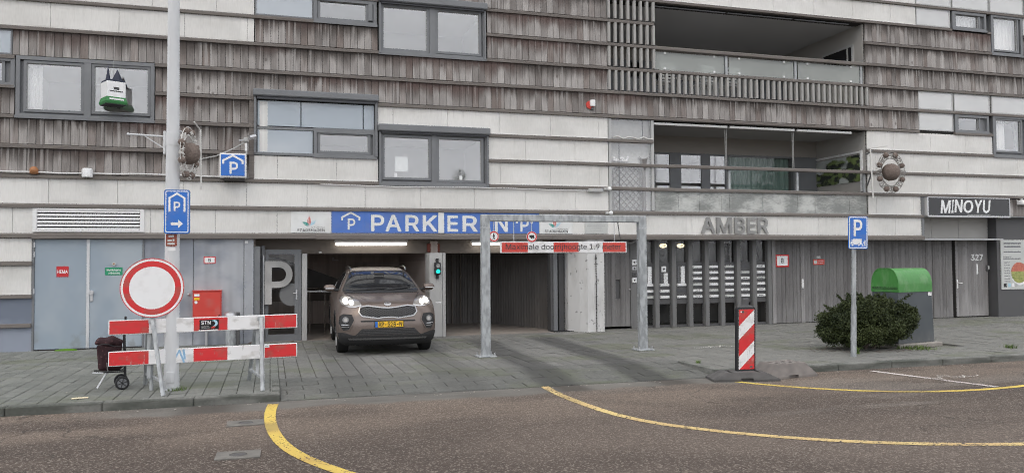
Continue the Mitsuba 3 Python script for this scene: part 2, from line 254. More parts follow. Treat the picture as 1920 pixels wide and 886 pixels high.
def cone(p0, p1, ra, rb, n=16, caps=True):
    p0, p1 = np.array(p0, float), np.array(p1, float); d = p1-p0; L = np.linalg.norm(d); d /= L
    a = np.cross(d, [0, 0, 1.0] if abs(d[2]) < 0.9 else [1.0, 0, 0]); a /= np.linalg.norm(a); b = np.cross(d, a)
    t = np.arange(n)*2*np.pi/n; ring = np.cos(t)[:, None]*a + np.sin(t)[:, None]*b
    v = np.vstack([p0+ra*ring, p1+rb*ring, [p0], [p1]]); f = []
    for i in range(n):
        j = (i+1) % n; f += [[i, j, n+j], [i, n+j, n+i]]
        if caps: f += [[2*n, j, i], [2*n+1, n+i, n+j]]
    m = trimesh.Trimesh(v, f, process=False); m.fix_normals(); return m
def cyl(p0, p1, r, n=16): return cone(p0, p1, r, r, n)
def tube(pts, r, n=8):
    p = np.asarray(pts, float); t = np.gradient(p, axis=0); t /= np.linalg.norm(t, axis=1, keepdims=True)+1e-12
    ref = np.array([0, 0, 1.0]) if np.abs(t[:, 2]).mean() < 0.8 else np.array([0, 1.0, 0.1])
    a = np.cross(t, ref); a /= np.linalg.norm(a, axis=1, keepdims=True)+1e-12; b = np.cross(t, a)
    ang = np.arange(n)*2*np.pi/n; rr = np.broadcast_to(r, (len(p),))
    v = p[:, None]+rr[:, None, None]*(np.cos(ang)[None, :, None]*a[:, None]+np.sin(ang)[None, :, None]*b[:, None])
    f = []
    for i in range(len(p)-1):
        for j in range(n):
            k = (j+1) % n; f += [[i*n+j, i*n+k, (i+1)*n+k], [i*n+j, (i+1)*n+k, (i+1)*n+j]]
    return trimesh.Trimesh(v.reshape(-1, 3), f, process=False)
def ext(poly, d):
    ps = [g for g in getattr(poly, 'geoms', [poly]) if g.geom_type == 'Polygon' and g.area > 1e-7]
    return cat([trimesh.creation.extrude_polygon(g, d, engine='earcut') for g in ps])
FRONT = np.array([[1, 0, 0, 0], [0, 0, -1, 0], [0, 1, 0, 0], [0, 0, 0, 1.0]])   # xy drawing -> facing the street (-y), depth towards -y
def front(m, x=0, y=0, z=0, rz=0.0):
    m = m.copy(); m.apply_transform(FRONT)
    if rz: m.apply_transform(trimesh.transformations.rotation_matrix(rz, [0, 0, 1]))
    m.apply_translation([x, y, z]); return m
def text(s, h, width=None, bold=False, d=0.003):
    m = meshkit.text_mesh(s, h, d, bold); b = m.bounds
    m.apply_translation([-b[0][0], 0, 0])
    if width: m.apply_scale([width/(b[1][0]-b[0][0]), 1, 1])
    return m
def rrect(x0, x1, y0, y1, r): return sbox(x0+r, y0+r, x1-r, y1-r).buffer(r, quad_segs=6)
def sphere(c, r, sub=2, sc=(1, 1, 1)):
    m = trimesh.creation.icosphere(subdivisions=sub, radius=r); m.apply_scale(sc); m.apply_translation(c); return m
def lathe(prof, c=(0, 0, 0), n=24):
    m = trimesh.creation.revolve(np.array(prof), sections=n); m.apply_translation(c); return m
def key_for(name, parent=None):
    k = f'{parent}__{name}' if parent else name
    used = scene.keys() | labels.keys()
    if k not in used: return k
    i = 1
    while f'{k}_{i:03d}' in used: i += 1
    return f'{k}_{i:03d}'
counts = {}
def quick_key(name, parent):
    base = f'{parent}__{name}'; n = counts.get(base, 0); counts[base] = n+1
    return base if n == 0 else f'{base}_{n:03d}'
def obj(name, mesh, m, parent=None, smooth=False, label=None, **more):
    if isinstance(mesh, (list, tuple)): mesh = cat(*mesh)
    k = quick_key(name, parent) if parent else key_for(name)
    scene[k] = mikit.ply(mesh, m, smooth=smooth, **more)
    if label: labels.setdefault(k, {})['label'] = label
    return k
def thing(name, label, catg, group=None):
    k = key_for(name); labels[k] = {'label': label, 'category': catg}
    if group: labels[k]['group'] = group
    return k
def tag(k, label, catg, group=None):
    labels[k] = {'label': label, 'category': catg}
    if group: labels[k]['group'] = group
    return k
def struct(name, mesh, m, label, kind='structure', **kw):
    k = obj(name, mesh, m, **kw); labels[k] = {'label': label, 'kind': kind}; return k
def frame_bars(x0, x1, z0, z1, w, y0, y1, wb=None, wt=None):
    wb = wb or w; wt = wt or w
    return [bx(x0, x0+w, y0, y1, z0, z1), bx(x1-w, x1, y0, y1, z0, z1), bx(x0+w, x1-w, y0, y1, z0, z0+wb), bx(x0+w, x1-w, y0, y1, z1-wt, z1)]
def opening_room(x0, x1, z0, z1, y0, y1):
    """five thin walls of a room behind an opening"""
    t = 0.02
    return [bx(x0-t, x1+t, y1, y1+t, z0-t, z1+t), bx(x0-t, x0, y0, y1, z0-t, z1+t), bx(x1, x1+t, y0, y1, z0-t, z1+t),
            bx(x0, x1, y0, y1, z0-t, z0), bx(x0, x1, y0, y1, z1, z1+t)]

# ------------------------------------------------------------------ ground
struct('ground', bx(-300, 300, -300, 300, -0.6, -0.25), 'asphalt', 'open ground around the street reaching the horizon')
KY = -6.8
struct('road', bx(-90, 120, -32, KY, -0.2, -0.10), 'asphalt', 'brown grey asphalt road with pale chippings')
labels['road']['kind'] = 'structure'
struct('far_pavement', bx(-90, 120, -60, -32, -0.2, 0.0), 'paver_right', 'pavement on the far side of the road')
struct('pavement', cat(bx(-90, 0.12, KY+0.14, 0.4, -0.2, -0.018), bx(6.25, 120, KY+0.14, 1.2, -0.2, -0.018)), 'joint_sand', 'grey concrete paving in front of the building')
DX0, DX1 = 0.12, 6.25
struct('driveway', cat(bx(DX0, DX1, -5.5, 0.25, -0.2, -0.018),
       trimesh.Trimesh([[DX0, -5.5, -0.018], [DX1, -5.5, -0.018], [DX1, KY, -0.108], [DX0, KY, -0.108]], [[0, 3, 2], [0, 2, 1]], process=False)),
       'joint_sand', 'paved driveway dropping to the road in front of the garage entrance')
def pave(holder, x0, x1, y0, y1, w, l, m, swap=False, zf=None, limit=150, skip=None):
    tiles = []
    a0, a1, b0, b1 = (y0, y1, x0, x1) if swap else (x0, x1, y0, y1)
    for i in range(math.floor(a0/w), math.ceil(a1/w)):
        par = i % 2
        for j in range(math.floor(b0/l+0.5*par), math.ceil(b1/l+0.5*par)):
            ca, cb = (max(i*w, a0), min((i+1)*w, a1)), (max((j-0.5*par)*l, b0), min((j+1-0.5*par)*l, b1))
            if ca[1]-ca[0] < 0.02 or cb[1]-cb[0] < 0.02: continue
            X, Y = (cb, ca) if swap else (ca, cb)
            if skip and skip((X[0]+X[1])/2, (Y[0]+Y[1])/2): continue
            tiles.append((X, Y))
    def dist(t): return (t[0][0]+t[0][1])**2/4 + ((t[1][0]+t[1][1])/2+17.2)**2 + (0 if -6.0 < t[0][0] < 22 else 1e4)
    tiles.sort(key=dist)
    rest = []
    for q, (X, Y) in enumerate(tiles):
        g = 0.0035
        m_ = rbx(X[0]+g, X[1]-g, Y[0]+g, Y[1]-g, -0.06, 0.0, 0.005) if q < limit else bx(X[0]+g, X[1]-g, Y[0]+g, Y[1]-g, -0.06, 0.0)
        v = m_.vertices.copy(); cx, cy = (X[0]+X[1])/2, (Y[0]+Y[1])/2
        v[:, 2] += rng.uniform(-0.003, 0.003) + rng.normal(0, 0.006)*(v[:, 0]-cx) + rng.normal(0, 0.006)*(v[:, 1]-cy)
        if zf: v[:, 2] += np.array([zf(y) for y in v[:, 1]])
        m_.vertices = v
        if q < limit: obj('paver', m_, m, holder)
        else: rest.append(m_)
    if rest:
        k = obj('distant_pavers', rest, m, holder); labels[k] = {'kind': 'stuff'}
pave('pavement', -7.2, DX0, KY+0.15, 0.3, LW, LL, 'paver_left', limit=160)
pave('pavement', DX1, 30.0, KY+0.15, 0.9, RW, RL, 'paver_right', limit=130, skip=lambda x, y: (10.6 < x < 12.3 and -5.3 < y < -4.3))
pave('driveway', DX0, DX1, -5.49, 0.2, DW, DL, 'paver_drive', limit=160)
pave('driveway', DX0, DX1, KY, -5.5, SL, SW, 'paver_strip', swap=True, zf=lambda y: 0.09*(y+5.5)/1.3, limit=130)
# kerbs: one metre stones
def kerb_stone(x0, x1, z0=0.0, z1=0.0):
    m = rbx(x0+0.003, x1-0.003, KY-0.01, KY+0.14, -0.2, 0.004, 0.014)
    v = m.vertices.copy(); up = v[:, 2] > -0.1; v[up, 2] += z0 + (z1-z0)*(v[up, 0]-x0)/(x1-x0); m.vertices = v
    obj('kerb_stone', m, 'kerb', 'pavement')
for i in range(14): kerb_stone(DX0-1.0*(i+1), DX0-1.0*i)
for i in range(20): kerb_stone(DX1+0.12+i, DX1+1.12+i)
# dropped kerb wedge beside the driveway
wq = trimesh.Trimesh([[DX1, -5.65, 0.006], [DX1+0.12, -5.65, 0.006], [DX1+0.12, KY, 0.006], [DX1, KY, 0.006], [DX1-0.02, -5.5, -0.1], [DX1+0.12, -5.5, -0.1], [DX1+0.12, KY-0.01, -0.15], [DX1-0.04, KY-0.01, -0.15]],
                     [[0, 3, 2], [0, 2, 1], [3, 7, 6], [3, 6, 2], [0, 4, 7], [0, 7, 3]], process=False)
obj('ramp_kerb', wq, 'kerb', 'pavement')
obj('ramp_kerb', rbx(DX0-0.10, DX0, KY+0.14, -5.5, -0.15, 0.006, 0.01), 'kerb', 'pavement')
def strip(pts, w, z, ends=None, n=60):
    p = np.array(pts, float); t = np.r_[0, np.cumsum(np.linalg.norm(np.diff(p, axis=0), axis=1))]
    s = np.linspace(0, t[-1], n); q = np.stack([CubicSpline(t, p[:, k])(s) for k in (0, 1)], 1) if len(p) > 2 else np.stack([np.interp(s, t, p[:, k]) for k in (0, 1)], 1)
    d = np.gradient(q, axis=0); d /= np.linalg.norm(d, axis=1, keepdims=True); nn = np.stack([-d[:, 1], d[:, 0]], 1)
    v = np.vstack([np.c_[q-nn*w/2, np.full(n, z)], np.c_[q+nn*w/2, np.full(n, z)]])
    f = [[i, i+1, n+i+1] for i in range(n-1)] + [[i, n+i+1, n+i] for i in range(n-1)]
    return trimesh.Trimesh(v, f, process=False)
k = obj('painted_line', strip([(0.04, -6.98), (0.0, -7.7), (0.03, -8.6), (0.20, -9.63), (0.56, -10.5), (1.15, -11.4), (2.0, -12.3)], 0.125, -0.096), 'road_yellow', 'road', label='bold yellow line curving away in front of the garage drive')
k = obj('painted_line', strip([(3.61, -6.70), (3.56, -7.5), (3.60, -8.34), (3.79, -9.33), (4.29, -10.11), (4.85, -10.65), (5.61, -11.13), (6.62, -11.5), (8.6, -11.95)], 0.115, -0.096), 'road_yellow_faded', 'road', label='faded yellow line sweeping right across the road')
k = obj('painted_line', strip([(6.17, -6.90), (6.30, -7.3), (6.56, -7.73), (7.23, -8.42), (7.90, -8.78), (8.95, -8.94), (9.75, -8.86), (11.5, -8.45)], 0.10, -0.096), 'road_yellow', 'road', label='thin yellow line curving past the marker board')
k = obj('painted_line', strip([(8.81, -7.0), (9.23, -8.84)], 0.10, -0.095, n=4), 'road_white', 'road', label='white parking bay line')

# ------------------------------------------------------------------ the building
B = thing('apartment_building', 'long apartment building clad in grey wood planks and white panels above a garage entrance', 'building')
XL, XR, TOP = -8.0, 23.0, 12
# (row, x0, x1, type) by storey rows between the horizontal battens
spans = []
def sp(rows, x0, x1, t):
    for r in (rows if isinstance(rows, (tuple, list, range)) else (rows,)): spans.append((r, x0, x1, t))
sp(0, XL, 16.58, 'panel'); sp(1, XL, 7.56, 'panel'); sp(1, 14.88, 16.56, 'panel')
sp((2, 3), XL, -0.42, 'plank'); sp(4, XL, -4.66, 'plank'); sp(4, -2.2, -0.42, 'plank'); sp(2, -0.33, 2.21, 'panel')
sp((2, 3), 4.665, 7.56, 'panel'); sp((2, 3), 14.88, XR, 'panel'); sp(4, 2.2, 7.56, 'panel'); sp(4, 14.88, 19.05, 'panel'); sp(4, 20.32, XR, 'panel')
sp(5, XL, -5.2, 'plank'); sp(5, -2.2, 16.54, 'plank'); sp(5, 16.56, 17.72, 'frost'); sp(5, 20.32, XR, 'plank')
sp(6, XL, -5.2, 'plank'); sp(6, -5.19, -4.71, 'frost'); sp(6, -4.70, 7.55, 'plank'); sp(6, 14.88, 16.54, 'plank'); sp(6, 16.56, 17.72, 'frost'); sp(6, 17.76, 19.0, 'frost'); sp(6, 19.06, 20.3, 'frost'); sp(6, 20.34, XR, 'frost')
sp(7, XL, -0.33, 'panel'); sp(7, -0.32, 2.2, 'plank'); sp(7, 4.64, 7.55, 'plank'); sp(7, 14.88, XR, 'plank')
sp(8, XL, -0.33, 'panel'); sp(8, -0.32, 0.86, 'frostb'); sp(8, 4.64, 7.55, 'plank'); sp(8, 14.88, XR, 'plank')
sp(9, XL, -0.33, 'panel'); sp(9, -0.32, 7.55, 'plank'); sp(9, 14.88, 19.08, 'plank'); sp(9, 20.24, XR, 'plank')
sp(10, XL, 8.75, 'plank'); sp(10, 8.75, 16.54, 'panel'); sp(10, 16.56, 17.70, 'frost'); sp(10, 20.26, XR, 'frost')
sp(11, XL, 16.54, 'panel'); sp(11, 16.56, 17.75, 'frost'); sp(11, 17.78, 19.05, 'frost'); sp(11, 19.09, 20.3, 'frost'); sp(11, 20.34, XR, 'frost')
sp(12, XL, XR, 'plank'); sp(13, XL, XR, 'panel')
# the left ground floor cell
core, plank_list, far_panels = [], [], []
def in_view(x, z): return -5.6 < x < 21 and z < 8.9
def plank_mesh(x0, x1, z0, z1):
    y = -0.012 - rng.uniform(0, 0.008)
    tilt = rng.normal(0, 0.002)
    m = bx(x0+0.0045, x1-0.0045, y, 0.03, z0, z1); v = m.vertices.copy()
    fr = v[:, 1] < 0.0; v[fr, 1] += tilt*np.sign(v[fr, 0]-(x0+x1)/2) ; v[fr & (v[:, 2] < (z0+z1)/2), 1] -= 0.018
    m.vertices = v; return m
for r, x0, x1, t in spans:
    z0, z1 = zk(r)+0.042, zk(r+1)-0.042
    core.append(bx(x0, x1, 0.032, 0.30, z0-0.1, z1+0.1))
    if t == 'plank':
        for i in range(math.floor(x0/PW), math.ceil(x1/PW)):
            a, b = max(i*PW, x0), min((i+1)*PW, x1)
            if b-a > 0.02:
                plank_list.append((a, b, z0 + rng.uniform(-0.004, 0.004), z1))
    elif t == 'panel':
        e = [x0] + [j*1.2+0.6*(r % 2)+0.13 for j in range(-10, 25) if x0+0.1 < j*1.2+0.6*(r % 2)+0.13 < x1-0.1] + [x1]
        for a, b in zip(e[:-1], e[1:]):
            y = -0.008 - rng.uniform(0, 0.004)
            m = rbx(a+0.003, b-0.003, y, 0.03, z0, z1, 0.003)
            if in_view((a+b)/2, z0): obj('facade_panel', m, 'white_panel', B)
            else: far_panels.append(m)
        if in_view(x0+0.5, z0): obj('drip_strip', bx(x0, x1, -0.026, -0.004, z0-0.005, z0+0.008), 'drip_edge', B)
    else:
        obj('frosted_panel', rbx(x0+0.03, x1-0.03, -0.004, 0.03, z0+0.02, z1-0.02, 0.004), 'frosted' if (t == 'frostb' or x0 < 0) else 'frosted_grey', B)
        obj('panel_frame', frame_bars(x0, x1, z0, z1, 0.03, -0.012, 0.03), 'frame_light' if x0 > 10 else 'frame_grey', B)
def pkey(p): return (0 if in_view((p[0]+p[1])/2, p[2]) else 1, abs((p[0]+p[1])/2 - 0.3))
plank_list.sort(key=pkey)
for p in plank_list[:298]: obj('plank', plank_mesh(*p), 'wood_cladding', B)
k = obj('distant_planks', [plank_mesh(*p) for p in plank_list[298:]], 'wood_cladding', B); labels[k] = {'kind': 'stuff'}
obj('upper_panels', far_panels, 'white_panel', B)
obj('upper_wall', bx(XL, XR, 0.0, 8, zk(14)+0.05, 15.5), 'white_panel', B)
obj('wall', core, 'core_dark', B)
obj('side_wall', cat(bx(XL-0.3, XL, 0, 8, -0.2, 15.5), bx(XR, XR+0.3, 0, 8, -0.2, 15.5), bx(XL, XR, 8, 8.3, -0.2, 15.5)), 'white_panel', B)
# horizontal battens with slightly wandering edges
def batten(k, x0, x1, h=0.042, d=0.062, m='batten_wood'):
    n = max(2, int((x1-x0)/0.6)); xs = np.linspace(x0, x1, n); z = zk(k)
    dz = rng.normal(0, 0.003, n); dy = rng.normal(0, 0.003, n)
    prof = np.array([[0.03, -h], [-d, -h*0.9], [-d-0.004, h*0.35], [0.0, h], [0.03, h]])
    v, f, q = [], [], len(prof)
    for i, x in enumerate(xs):
        for a, b in prof: v.append([x, a+(dy[i] if a < 0 else 0), z+b+dz[i]])
    for i in range(n-1):
        for j in range(q):
            l = (j+1) % q; f += [[i*q+j, (i+1)*q+j, (i+1)*q+l], [i*q+j, (i+1)*q+l, i*q+l]]
    for e in (0, (n-1)*q):
        for j in range(1, q-1): f.append([e, e+j, e+j+1] if e == 0 else [e, e+j+1, e+j])
    m_ = trimesh.Trimesh(v, f, process=False); m_.fix_normals()
    obj('batten', m_, m, B)
def bats(k, *segs, **kw):
    for a, b in segs:
        L = b-a; n = max(1, round(L/4.8))
        for i in range(n): batten(k, a+L*i/n, a+L*(i+1)/n-0.004, **kw)
bats(0, (XL, -4.33), h=0.05); bats(0, (-4.33, 16.60), h=0.065, d=0.085)
bats(1, (XL, 16.62)); bats(2, (XL, 2.21), (4.67, XR)); bats(3, (XL, -0.33), (4.665, XR)); bats(4, (XL, -4.66), (-2.2, -0.33), (4.665, 8.72), (14.86, 19.05), (20.32, XR))
bats(5, (XL, -4.66), (-2.2, -0.33), (2.2, 16.55), (17.74, 19.05), (20.32, XR)); bats(6, (XL, -4.66), (-2.2, XR)); bats(7, (XL, 2.22), (4.62, XR))
bats(8, (XL, 0.86), (4.62, XR)); bats(9, (XL, 2.22), (4.62, 8.74), (14.86, 19.08), (20.24, XR)); bats(10, (XL, 17.72), (18.95, 19.08), (20.24, XR)); bats(11, (XL, XR)); bats(12, (XL, XR)); bats(13, (XL, XR))
obj('corner_trim', rbx(-0.425, -0.325, -0.035, 0.03, zk(2)+0.045, zk(5), 0.006), 'batten_wood', B)
obj('corner_trim', rbx(16.565, 16.64, -0.04, 0.5, zk(0)-0.05, zk(2)-0.05, 0.005), 'frame_grey', B)
obj('cable', tube([(x, -0.075, zk(2)+0.07+0.008*math.sin(x*2.1)+0.004*math.sin(x*7)) for x in np.linspace(XL, -0.95, 60)], 0.014, 6), 'white_metal', B, smooth=True)
obj('cable', tube([(x, -0.075, zk(2)-0.062+0.010*math.sin(x*1.7)) for x in np.linspace(1.0, 7.3, 50)], 0.010, 6), 'white_metal', B, smooth=True)

# windows
def window(x0, x1, z0, z1, panes, roller=None, room='light', curtain=None, fm='frame_grey', depth=2.2, opaque=None, label=None):
    fr = frame_bars(x0, x1, z0, z1, 0.07, -0.035, 0.14)
    for (a, b, _, _), (c, _, _, _) in zip(panes[:-1], panes[1:]):
        fr.append(bx(b+0.055, c-0.055, -0.03, 0.14, z0+0.07, z1-0.07))
    fr.append(bx(x0-0.01, x1+0.01, -0.06, -0.03, z0-0.025, z0+0.03))
    w = obj('window', fr, fm, B, label=label)
    px0, px1 = min(p[0] for p in panes), max(p[1] for p in panes)
    hole = sbox(x0+0.05, z0+0.05, x1-0.05, z1-0.05).difference(shapely.union_all([sbox(p[0]-0.045, p[2]-0.045, p[1]+0.045, p[3]+0.045) for p in panes]))
    [obj('infill', front(ext(hg, 0.03), 0, 0.07), fm, w) for hg in getattr(hole, 'geoms', [hole])]
    for (a, b, c, d) in panes:
        obj('sash', frame_bars(a-0.05, b+0.05, c-0.05, d+0.05, 0.05, -0.012, 0.06), fm, w)
        obj('glazing_bead', frame_bars(a-0.004, b+0.004, c-0.004, d+0.004, 0.012, 0.012, 0.03), 'frame_light', w)
        p = trimesh.Trimesh([[a, 0.035, c], [b, 0.035, c], [b, 0.035, d], [a, 0.035, d]], [[0, 1, 2], [0, 2, 3]], process=False)
        obj('pane', p, opaque or 'pane_glass', w)
    if roller:
        obj('shutter_box', rbx(x0-0.02, x1+0.02, -0.16, 0.0, z1-0.02, z1+roller, 0.02), 'frame_grey', w)
        obj('shutter_slat', bx(x0+0.05, x1-0.05, -0.10, -0.04, z1-0.055, z1-0.02), 'frame_dark', w)
        for xx in (x0+0.005, x1-0.04): obj('guide_rail', bx(xx, xx+0.035, -0.075, -0.035, z0, z1-0.03), 'frame_grey', w)
    if not opaque:
        obj('room', opening_room(x0+0.02, x1-0.02, z0+0.02, z1-0.02, 0.15, depth), {'light': 'room_wall', 'dark': 'room_dark'}[room], w)
        for c in (curtain or []):
            xs = np.linspace(c[0], c[1], 40); ys = 0.22+0.02*np.sin(np.arange(40)*1.5)
            v = [[x, y, zz] for zz in (c[2], c[3]) for x, y in zip(xs, ys)]
            obj('curtain', trimesh.Trimesh(v, [[i, i+1, 41+i] for i in range(39)]+[[i, 41+i, 40+i] for i in range(39)], process=False), 'curtain_white', w, smooth=True)
    return w
wl = window(-4.643, -2.215, zk(4)-0.01, zk(6)+0.03, [(-4.465, -3.531, 4.60, 5.486), (-3.297, -2.341, 4.61, 5.50)], curtain=[(-4.47, -4.25, 4.58, 5.49)])
window(-6.9, -4.66, zk(5), zk(6)-0.02, [(-6.7, -5.9, 5.12, 5.47), (-5.6, -4.88, 5.12, 5.47)])
w2 = window(0.862, 2.165, zk(3)-0.03, 4.43, [(0.993, 1.994, 3.984, 4.337)])
w3 = window(2.221, 4.653, zk(2)-0.02, 4.46, [(2.346, 3.310, 3.46, 4.33), (3.536, 4.490, 3.43, 4.33)], roller=0.13)
for x, z in ((2.59, 3.475), (4.03, 3.445)): obj('tag', rbx(x-0.03, x+0.03, 0.020, 0.030, z, z+0.085, 0.002), 'sign_white', w3)
obj('paper', bx(2.58, 2.86, 0.05, 0.055, 3.60, 3.92), 'poster_paper', w3)
w4 = window(2.226, 4.609, zk(7)-0.02, zk(9)-0.02, [(2.329, 3.275, 6.256, 7.16), (3.525, 4.46, 6.268, 7.166)], roller=0.13)
w5 = window(0.862, 2.181, zk(8)-0.01, zk(9)-0.04, [(0.992, 1.953, 6.816, 7.175)])
obj('sash_post', cat(bx(2.0, 2.09, -0.04, 0.05, zk(8)+0.1, zk(9)-0.06), bx(2.11, 2.16, -0.04, 0.05, zk(8)+0.1, zk(9)-0.06)), 'frame_grey', B)
# glazed strip with two frosted rows beside the small window
g = obj('glazed_strip', frame_bars(-0.33, 2.19, zk(3)-0.03, 5.07, 0.055, -0.04, 0.1) + [bx(-0.27, 0.86, -0.02, 0.05, 4.395, 4.45), bx(0.86, 2.13, -0.02, 0.05, 4.43, 4.465)], 'frame_grey', B)
for a, b in ((-0.26, 0.595), (0.615, 1.885), (1.905, 2.12)): obj('frosted_pane', rbx(a, b, 0.0, 0.03, 4.47, 4.99, 0.003), 'frosted', g)
obj('frosted_pane', rbx(-0.26, 0.845, 0.0, 0.03, 3.905, 4.39, 0.003), 'frosted', g)
obj('shutter_box', rbx(-0.35, 2.21, -0.17, 0.0, 5.06, 5.20, 0.02), 'frame_grey', g)
obj('shutter_slat', bx(-0.27, 2.13, -0.11, -0.04, 5.01, 5.06), 'frame_dark', g)
obj('guide_rail', bx(-0.33, -0.29, -0.08, -0.04, zk(3), 5.06), 'frame_grey', g); obj('guide_rail', bx(2.14, 2.19, -0.08, -0.04, zk(3), 5.06), 'frame_grey', g)
obj('curtain_edge', bx(-0.22, -0.06, -0.002, 0.004, 3.93, 4.97), 'curtain_white', g)
# right hand windows
window(17.76, 18.93, zk(5)+0.03, zk(6)-0.05, [(17.90, 18.60, 5.12, 5.46)], fm='frame_grey')
wr = window(19.07, 20.30, zk(4)-0.03, zk(6)-0.02, [(19.20, 20.08, 4.60, 5.45)], curtain=[(19.15, 19.75, 4.58, 5.5)])
window(17.76, 18.93, zk(10)+0.02, zk(11)-0.05, [(17.90, 18.68, 7.96, 8.32)], room='light', curtain=[(17.85, 18.75, 7.9, 8.4)])
window(19.10, 20.22, zk(9)-0.02, zk(11)-0.03, [(19.22, 20.05, 7.42, 8.30)], curtain=[(19.15, 20.15, 7.3, 8.4)])
tilt = cat(frame_bars(19.20, 20.08, 0, 0.86, 0.055, -0.025, 0.025)); tilt.apply_transform(trimesh.transformations.rotation_matrix(-0.16, [1, 0, 0])); tilt.apply_translation([0, 0.10, 4.60]); obj('tilted_sash', tilt, 'frame_grey', wr)
# louvre grille
g = obj('ventilation_grille', frame_bars(-4.325, -2.385, 2.262, 2.708, 0.07, -0.05, 0.02, 0.03, 0.03), 'louvre_metal', B, label='white louvred ventilation grille over the blue doors')
for i in range(6):
    z = 2.295+i*0.067
    m = bx(-4.25, -2.46, -0.006, 0.0, 0, 0.060); m.apply_transform(trimesh.transformations.rotation_matrix(-0.75, [1, 0, 0])); m.apply_translation([0, -0.050, z])
    obj('slat', m, 'louvre_metal', g)
obj('backing', bx(-4.25, -2.46, -0.0135, -0.0095, 2.28, 2.70), 'black', g)

# ground floor, left: panels, double door, steel wall
obj('facade_panel', rbx(-8, -4.345, 0.0, 0.05, 1.70, 2.135, 0.004), 'white_panel', B)
obj('facade_panel', rbx(-8, -4.345, 0.0, 0.05, 1.07, 1.615, 0.004), 'white_panel', B)
for z, h in ((1.66, 0.04), (1.035, 0.035)): obj('ledge', rbx(-8, -4.33, -0.06, 0.05, z-h, z+h, 0.006), 'batten_wood', B)
obj('ledge', rbx(-8, -4.335, -0.07, 0.0, 0.45, 0.525, 0.008), 'batten_wood', B)
obj('base_panel', bx(-8, -4.32, 0.01, 0.06, -0.05, 1.0), 'blue_panel', B)
d = obj('double_door', [rbx(-4.295, -3.405, 0.02, 0.09, 0.02, 2.115, 0.004), rbx(-3.35, -2.415, 0.02, 0.09, 0.02, 2.115, 0.004)], 'door_blue', B, label='pale blue steel double door')
obj('door_frame', [bx(-4.335, -4.298, 0.0, 0.12, -0.02, 2.13), bx(-2.413, -2.385, 0.0, 0.12, -0.02, 2.13), bx(-4.3, -2.41, 0.0, 0.12, 2.118, 2.14)], 'frame_grey', d)
obj('cover_strip', rbx(-3.405, -3.350, 0.0, 0.03, 0.02, 2.118, 0.004), 'pole_grey', d)
obj('handle', [rbx(-3.335, -3.285, -0.01, 0.02, 0.92, 1.05, 0.006), cyl((-3.31, -0.05, 1.09), (-3.31, 0.02, 1.09), 0.042, 18)], 'steel', d)
for z in (1.78, 1.96, 1.08): obj('hinge', cyl((-4.30, 0.0, z), (-4.30, 0.0, z+0.1), 0.013, 8), 'steel', d)
obj('threshold', bx(-4.3, -2.4, 0.0, 0.1, -0.03, 0.015), 'core_dark', d)
s = obj('steel_wall', [rbx(-2.385, -1.485, 0.02, 0.1, 0.0, 2.135, 0.004), rbx(-1.475, -0.52, 0.02, 0.1, 0.0, 2.135, 0.004), rbx(-0.512, -0.33, 0.01, 0.35, 0.0, 2.135, 0.006)], 'steel_wall', B)
obj('knob', sphere((-1.56, -0.02, 1.02), 0.03), 'steel', s, smooth=True)
obj('small_plate', rbx(-0.50, -0.44, 0.0, 0.02, 2.04, 2.09, 0.003), 'white_metal', s)
for x in (-0.505, -0.36):
    for z in (0.4, 0.75, 1.1, 1.6): obj('bolt', cyl((x+0.02, -0.004, z), (x+0.02, 0.03, z), 0.010, 8), 'steel', s)

# ------------------------------------------------------------------ garage entrance
struct('garage_floor', bx(-0.35, 6.9, 0.2, 9.0, -0.2, 0.001), 'garage_floor', 'dusty brown concrete floor inside the garage')
G_ = obj('garage', [bx(-0.36, -0.30, 0.36, 5.2, 0, 2.2), bx(-0.36, 3.9, 5.2, 5.3, 0, 2.2)], 'garage_brown', B)
obj('ceiling', [bx(-0.36, 7.4, 0.0, 0.62, 2.135, 2.2), bx(-0.36, 7.4, 0.85, 6, 2.02, 2.2)], 'garage_dark', G_)
obj('lintel', rbx(-0.33, 7.0, 0.62, 0.85, 1.83, 2.15, 0.01), 'garage_beige', G_)
obj('partition', [bx(3.45, 3.6, 0.5, 5.2, 0, 2.1)], 'garage_brown', G_)
obj('stair_soffit', front(ext(Polygon([(-0.3, 1.80), (0.2, 1.80), (2.35, 0.98), (-0.3, 0.98)]), 0.06), 0, 5.19), 'garage_dark', G_)
obj('wall_band', bx(-0.3, 3.4, 5.12, 5.19, 0.62, 0.96), 'garage_beige', G_)
def corrugated(p0, p1, z0, z1, pitch=0.11, amp=0.03):
    p0, p1 = np.array(p0), np.array(p1); L = np.linalg.norm(p1-p0); d = (p1-p0)/L; nn = np.array([-d[1], d[0]]); n = int(L/pitch)
    xs, off = [], []
    for i in range(n):
        for a, o in ((0, 0), (0.36, 0), (0.5, 1), (0.86, 1)): xs.append((i+a)*L/n); off.append(o*amp)
    v = []
    for z in (z0, z1):
        for a, o in zip(xs, off): q = p0+d*a+nn*o; v.append([q[0], q[1], z])
    m = len(xs); return trimesh.Trimesh(v, [[i, i+1, m+i+1] for i in range(m-1)]+[[i, m+i+1, m+i] for i in range(m-1)], process=False)
obj('corrugated_wall', corrugated((6.55, 0.75), (5.55, 3.75), 0, 2.1), 'garage_dark', G_)
obj('corrugated_wall', corrugated((5.65, 3.8), (3.6, 3.8), 0, 2.1, 0.14), 'garage_dark', G_)
obj('wall_board', bx(3.62, 4.25, 3.70, 3.74, 1.18, 2.02), 'garage_brown', G_)
for x in (3.80, 3.98, 4.14, 4.40, 4.62, 4.85): obj('pale_rail', bx(x, x+0.022, 3.66, 3.70, 0.0, 1.18 if x < 4.2 else 2.0), 'garage_beige', G_)
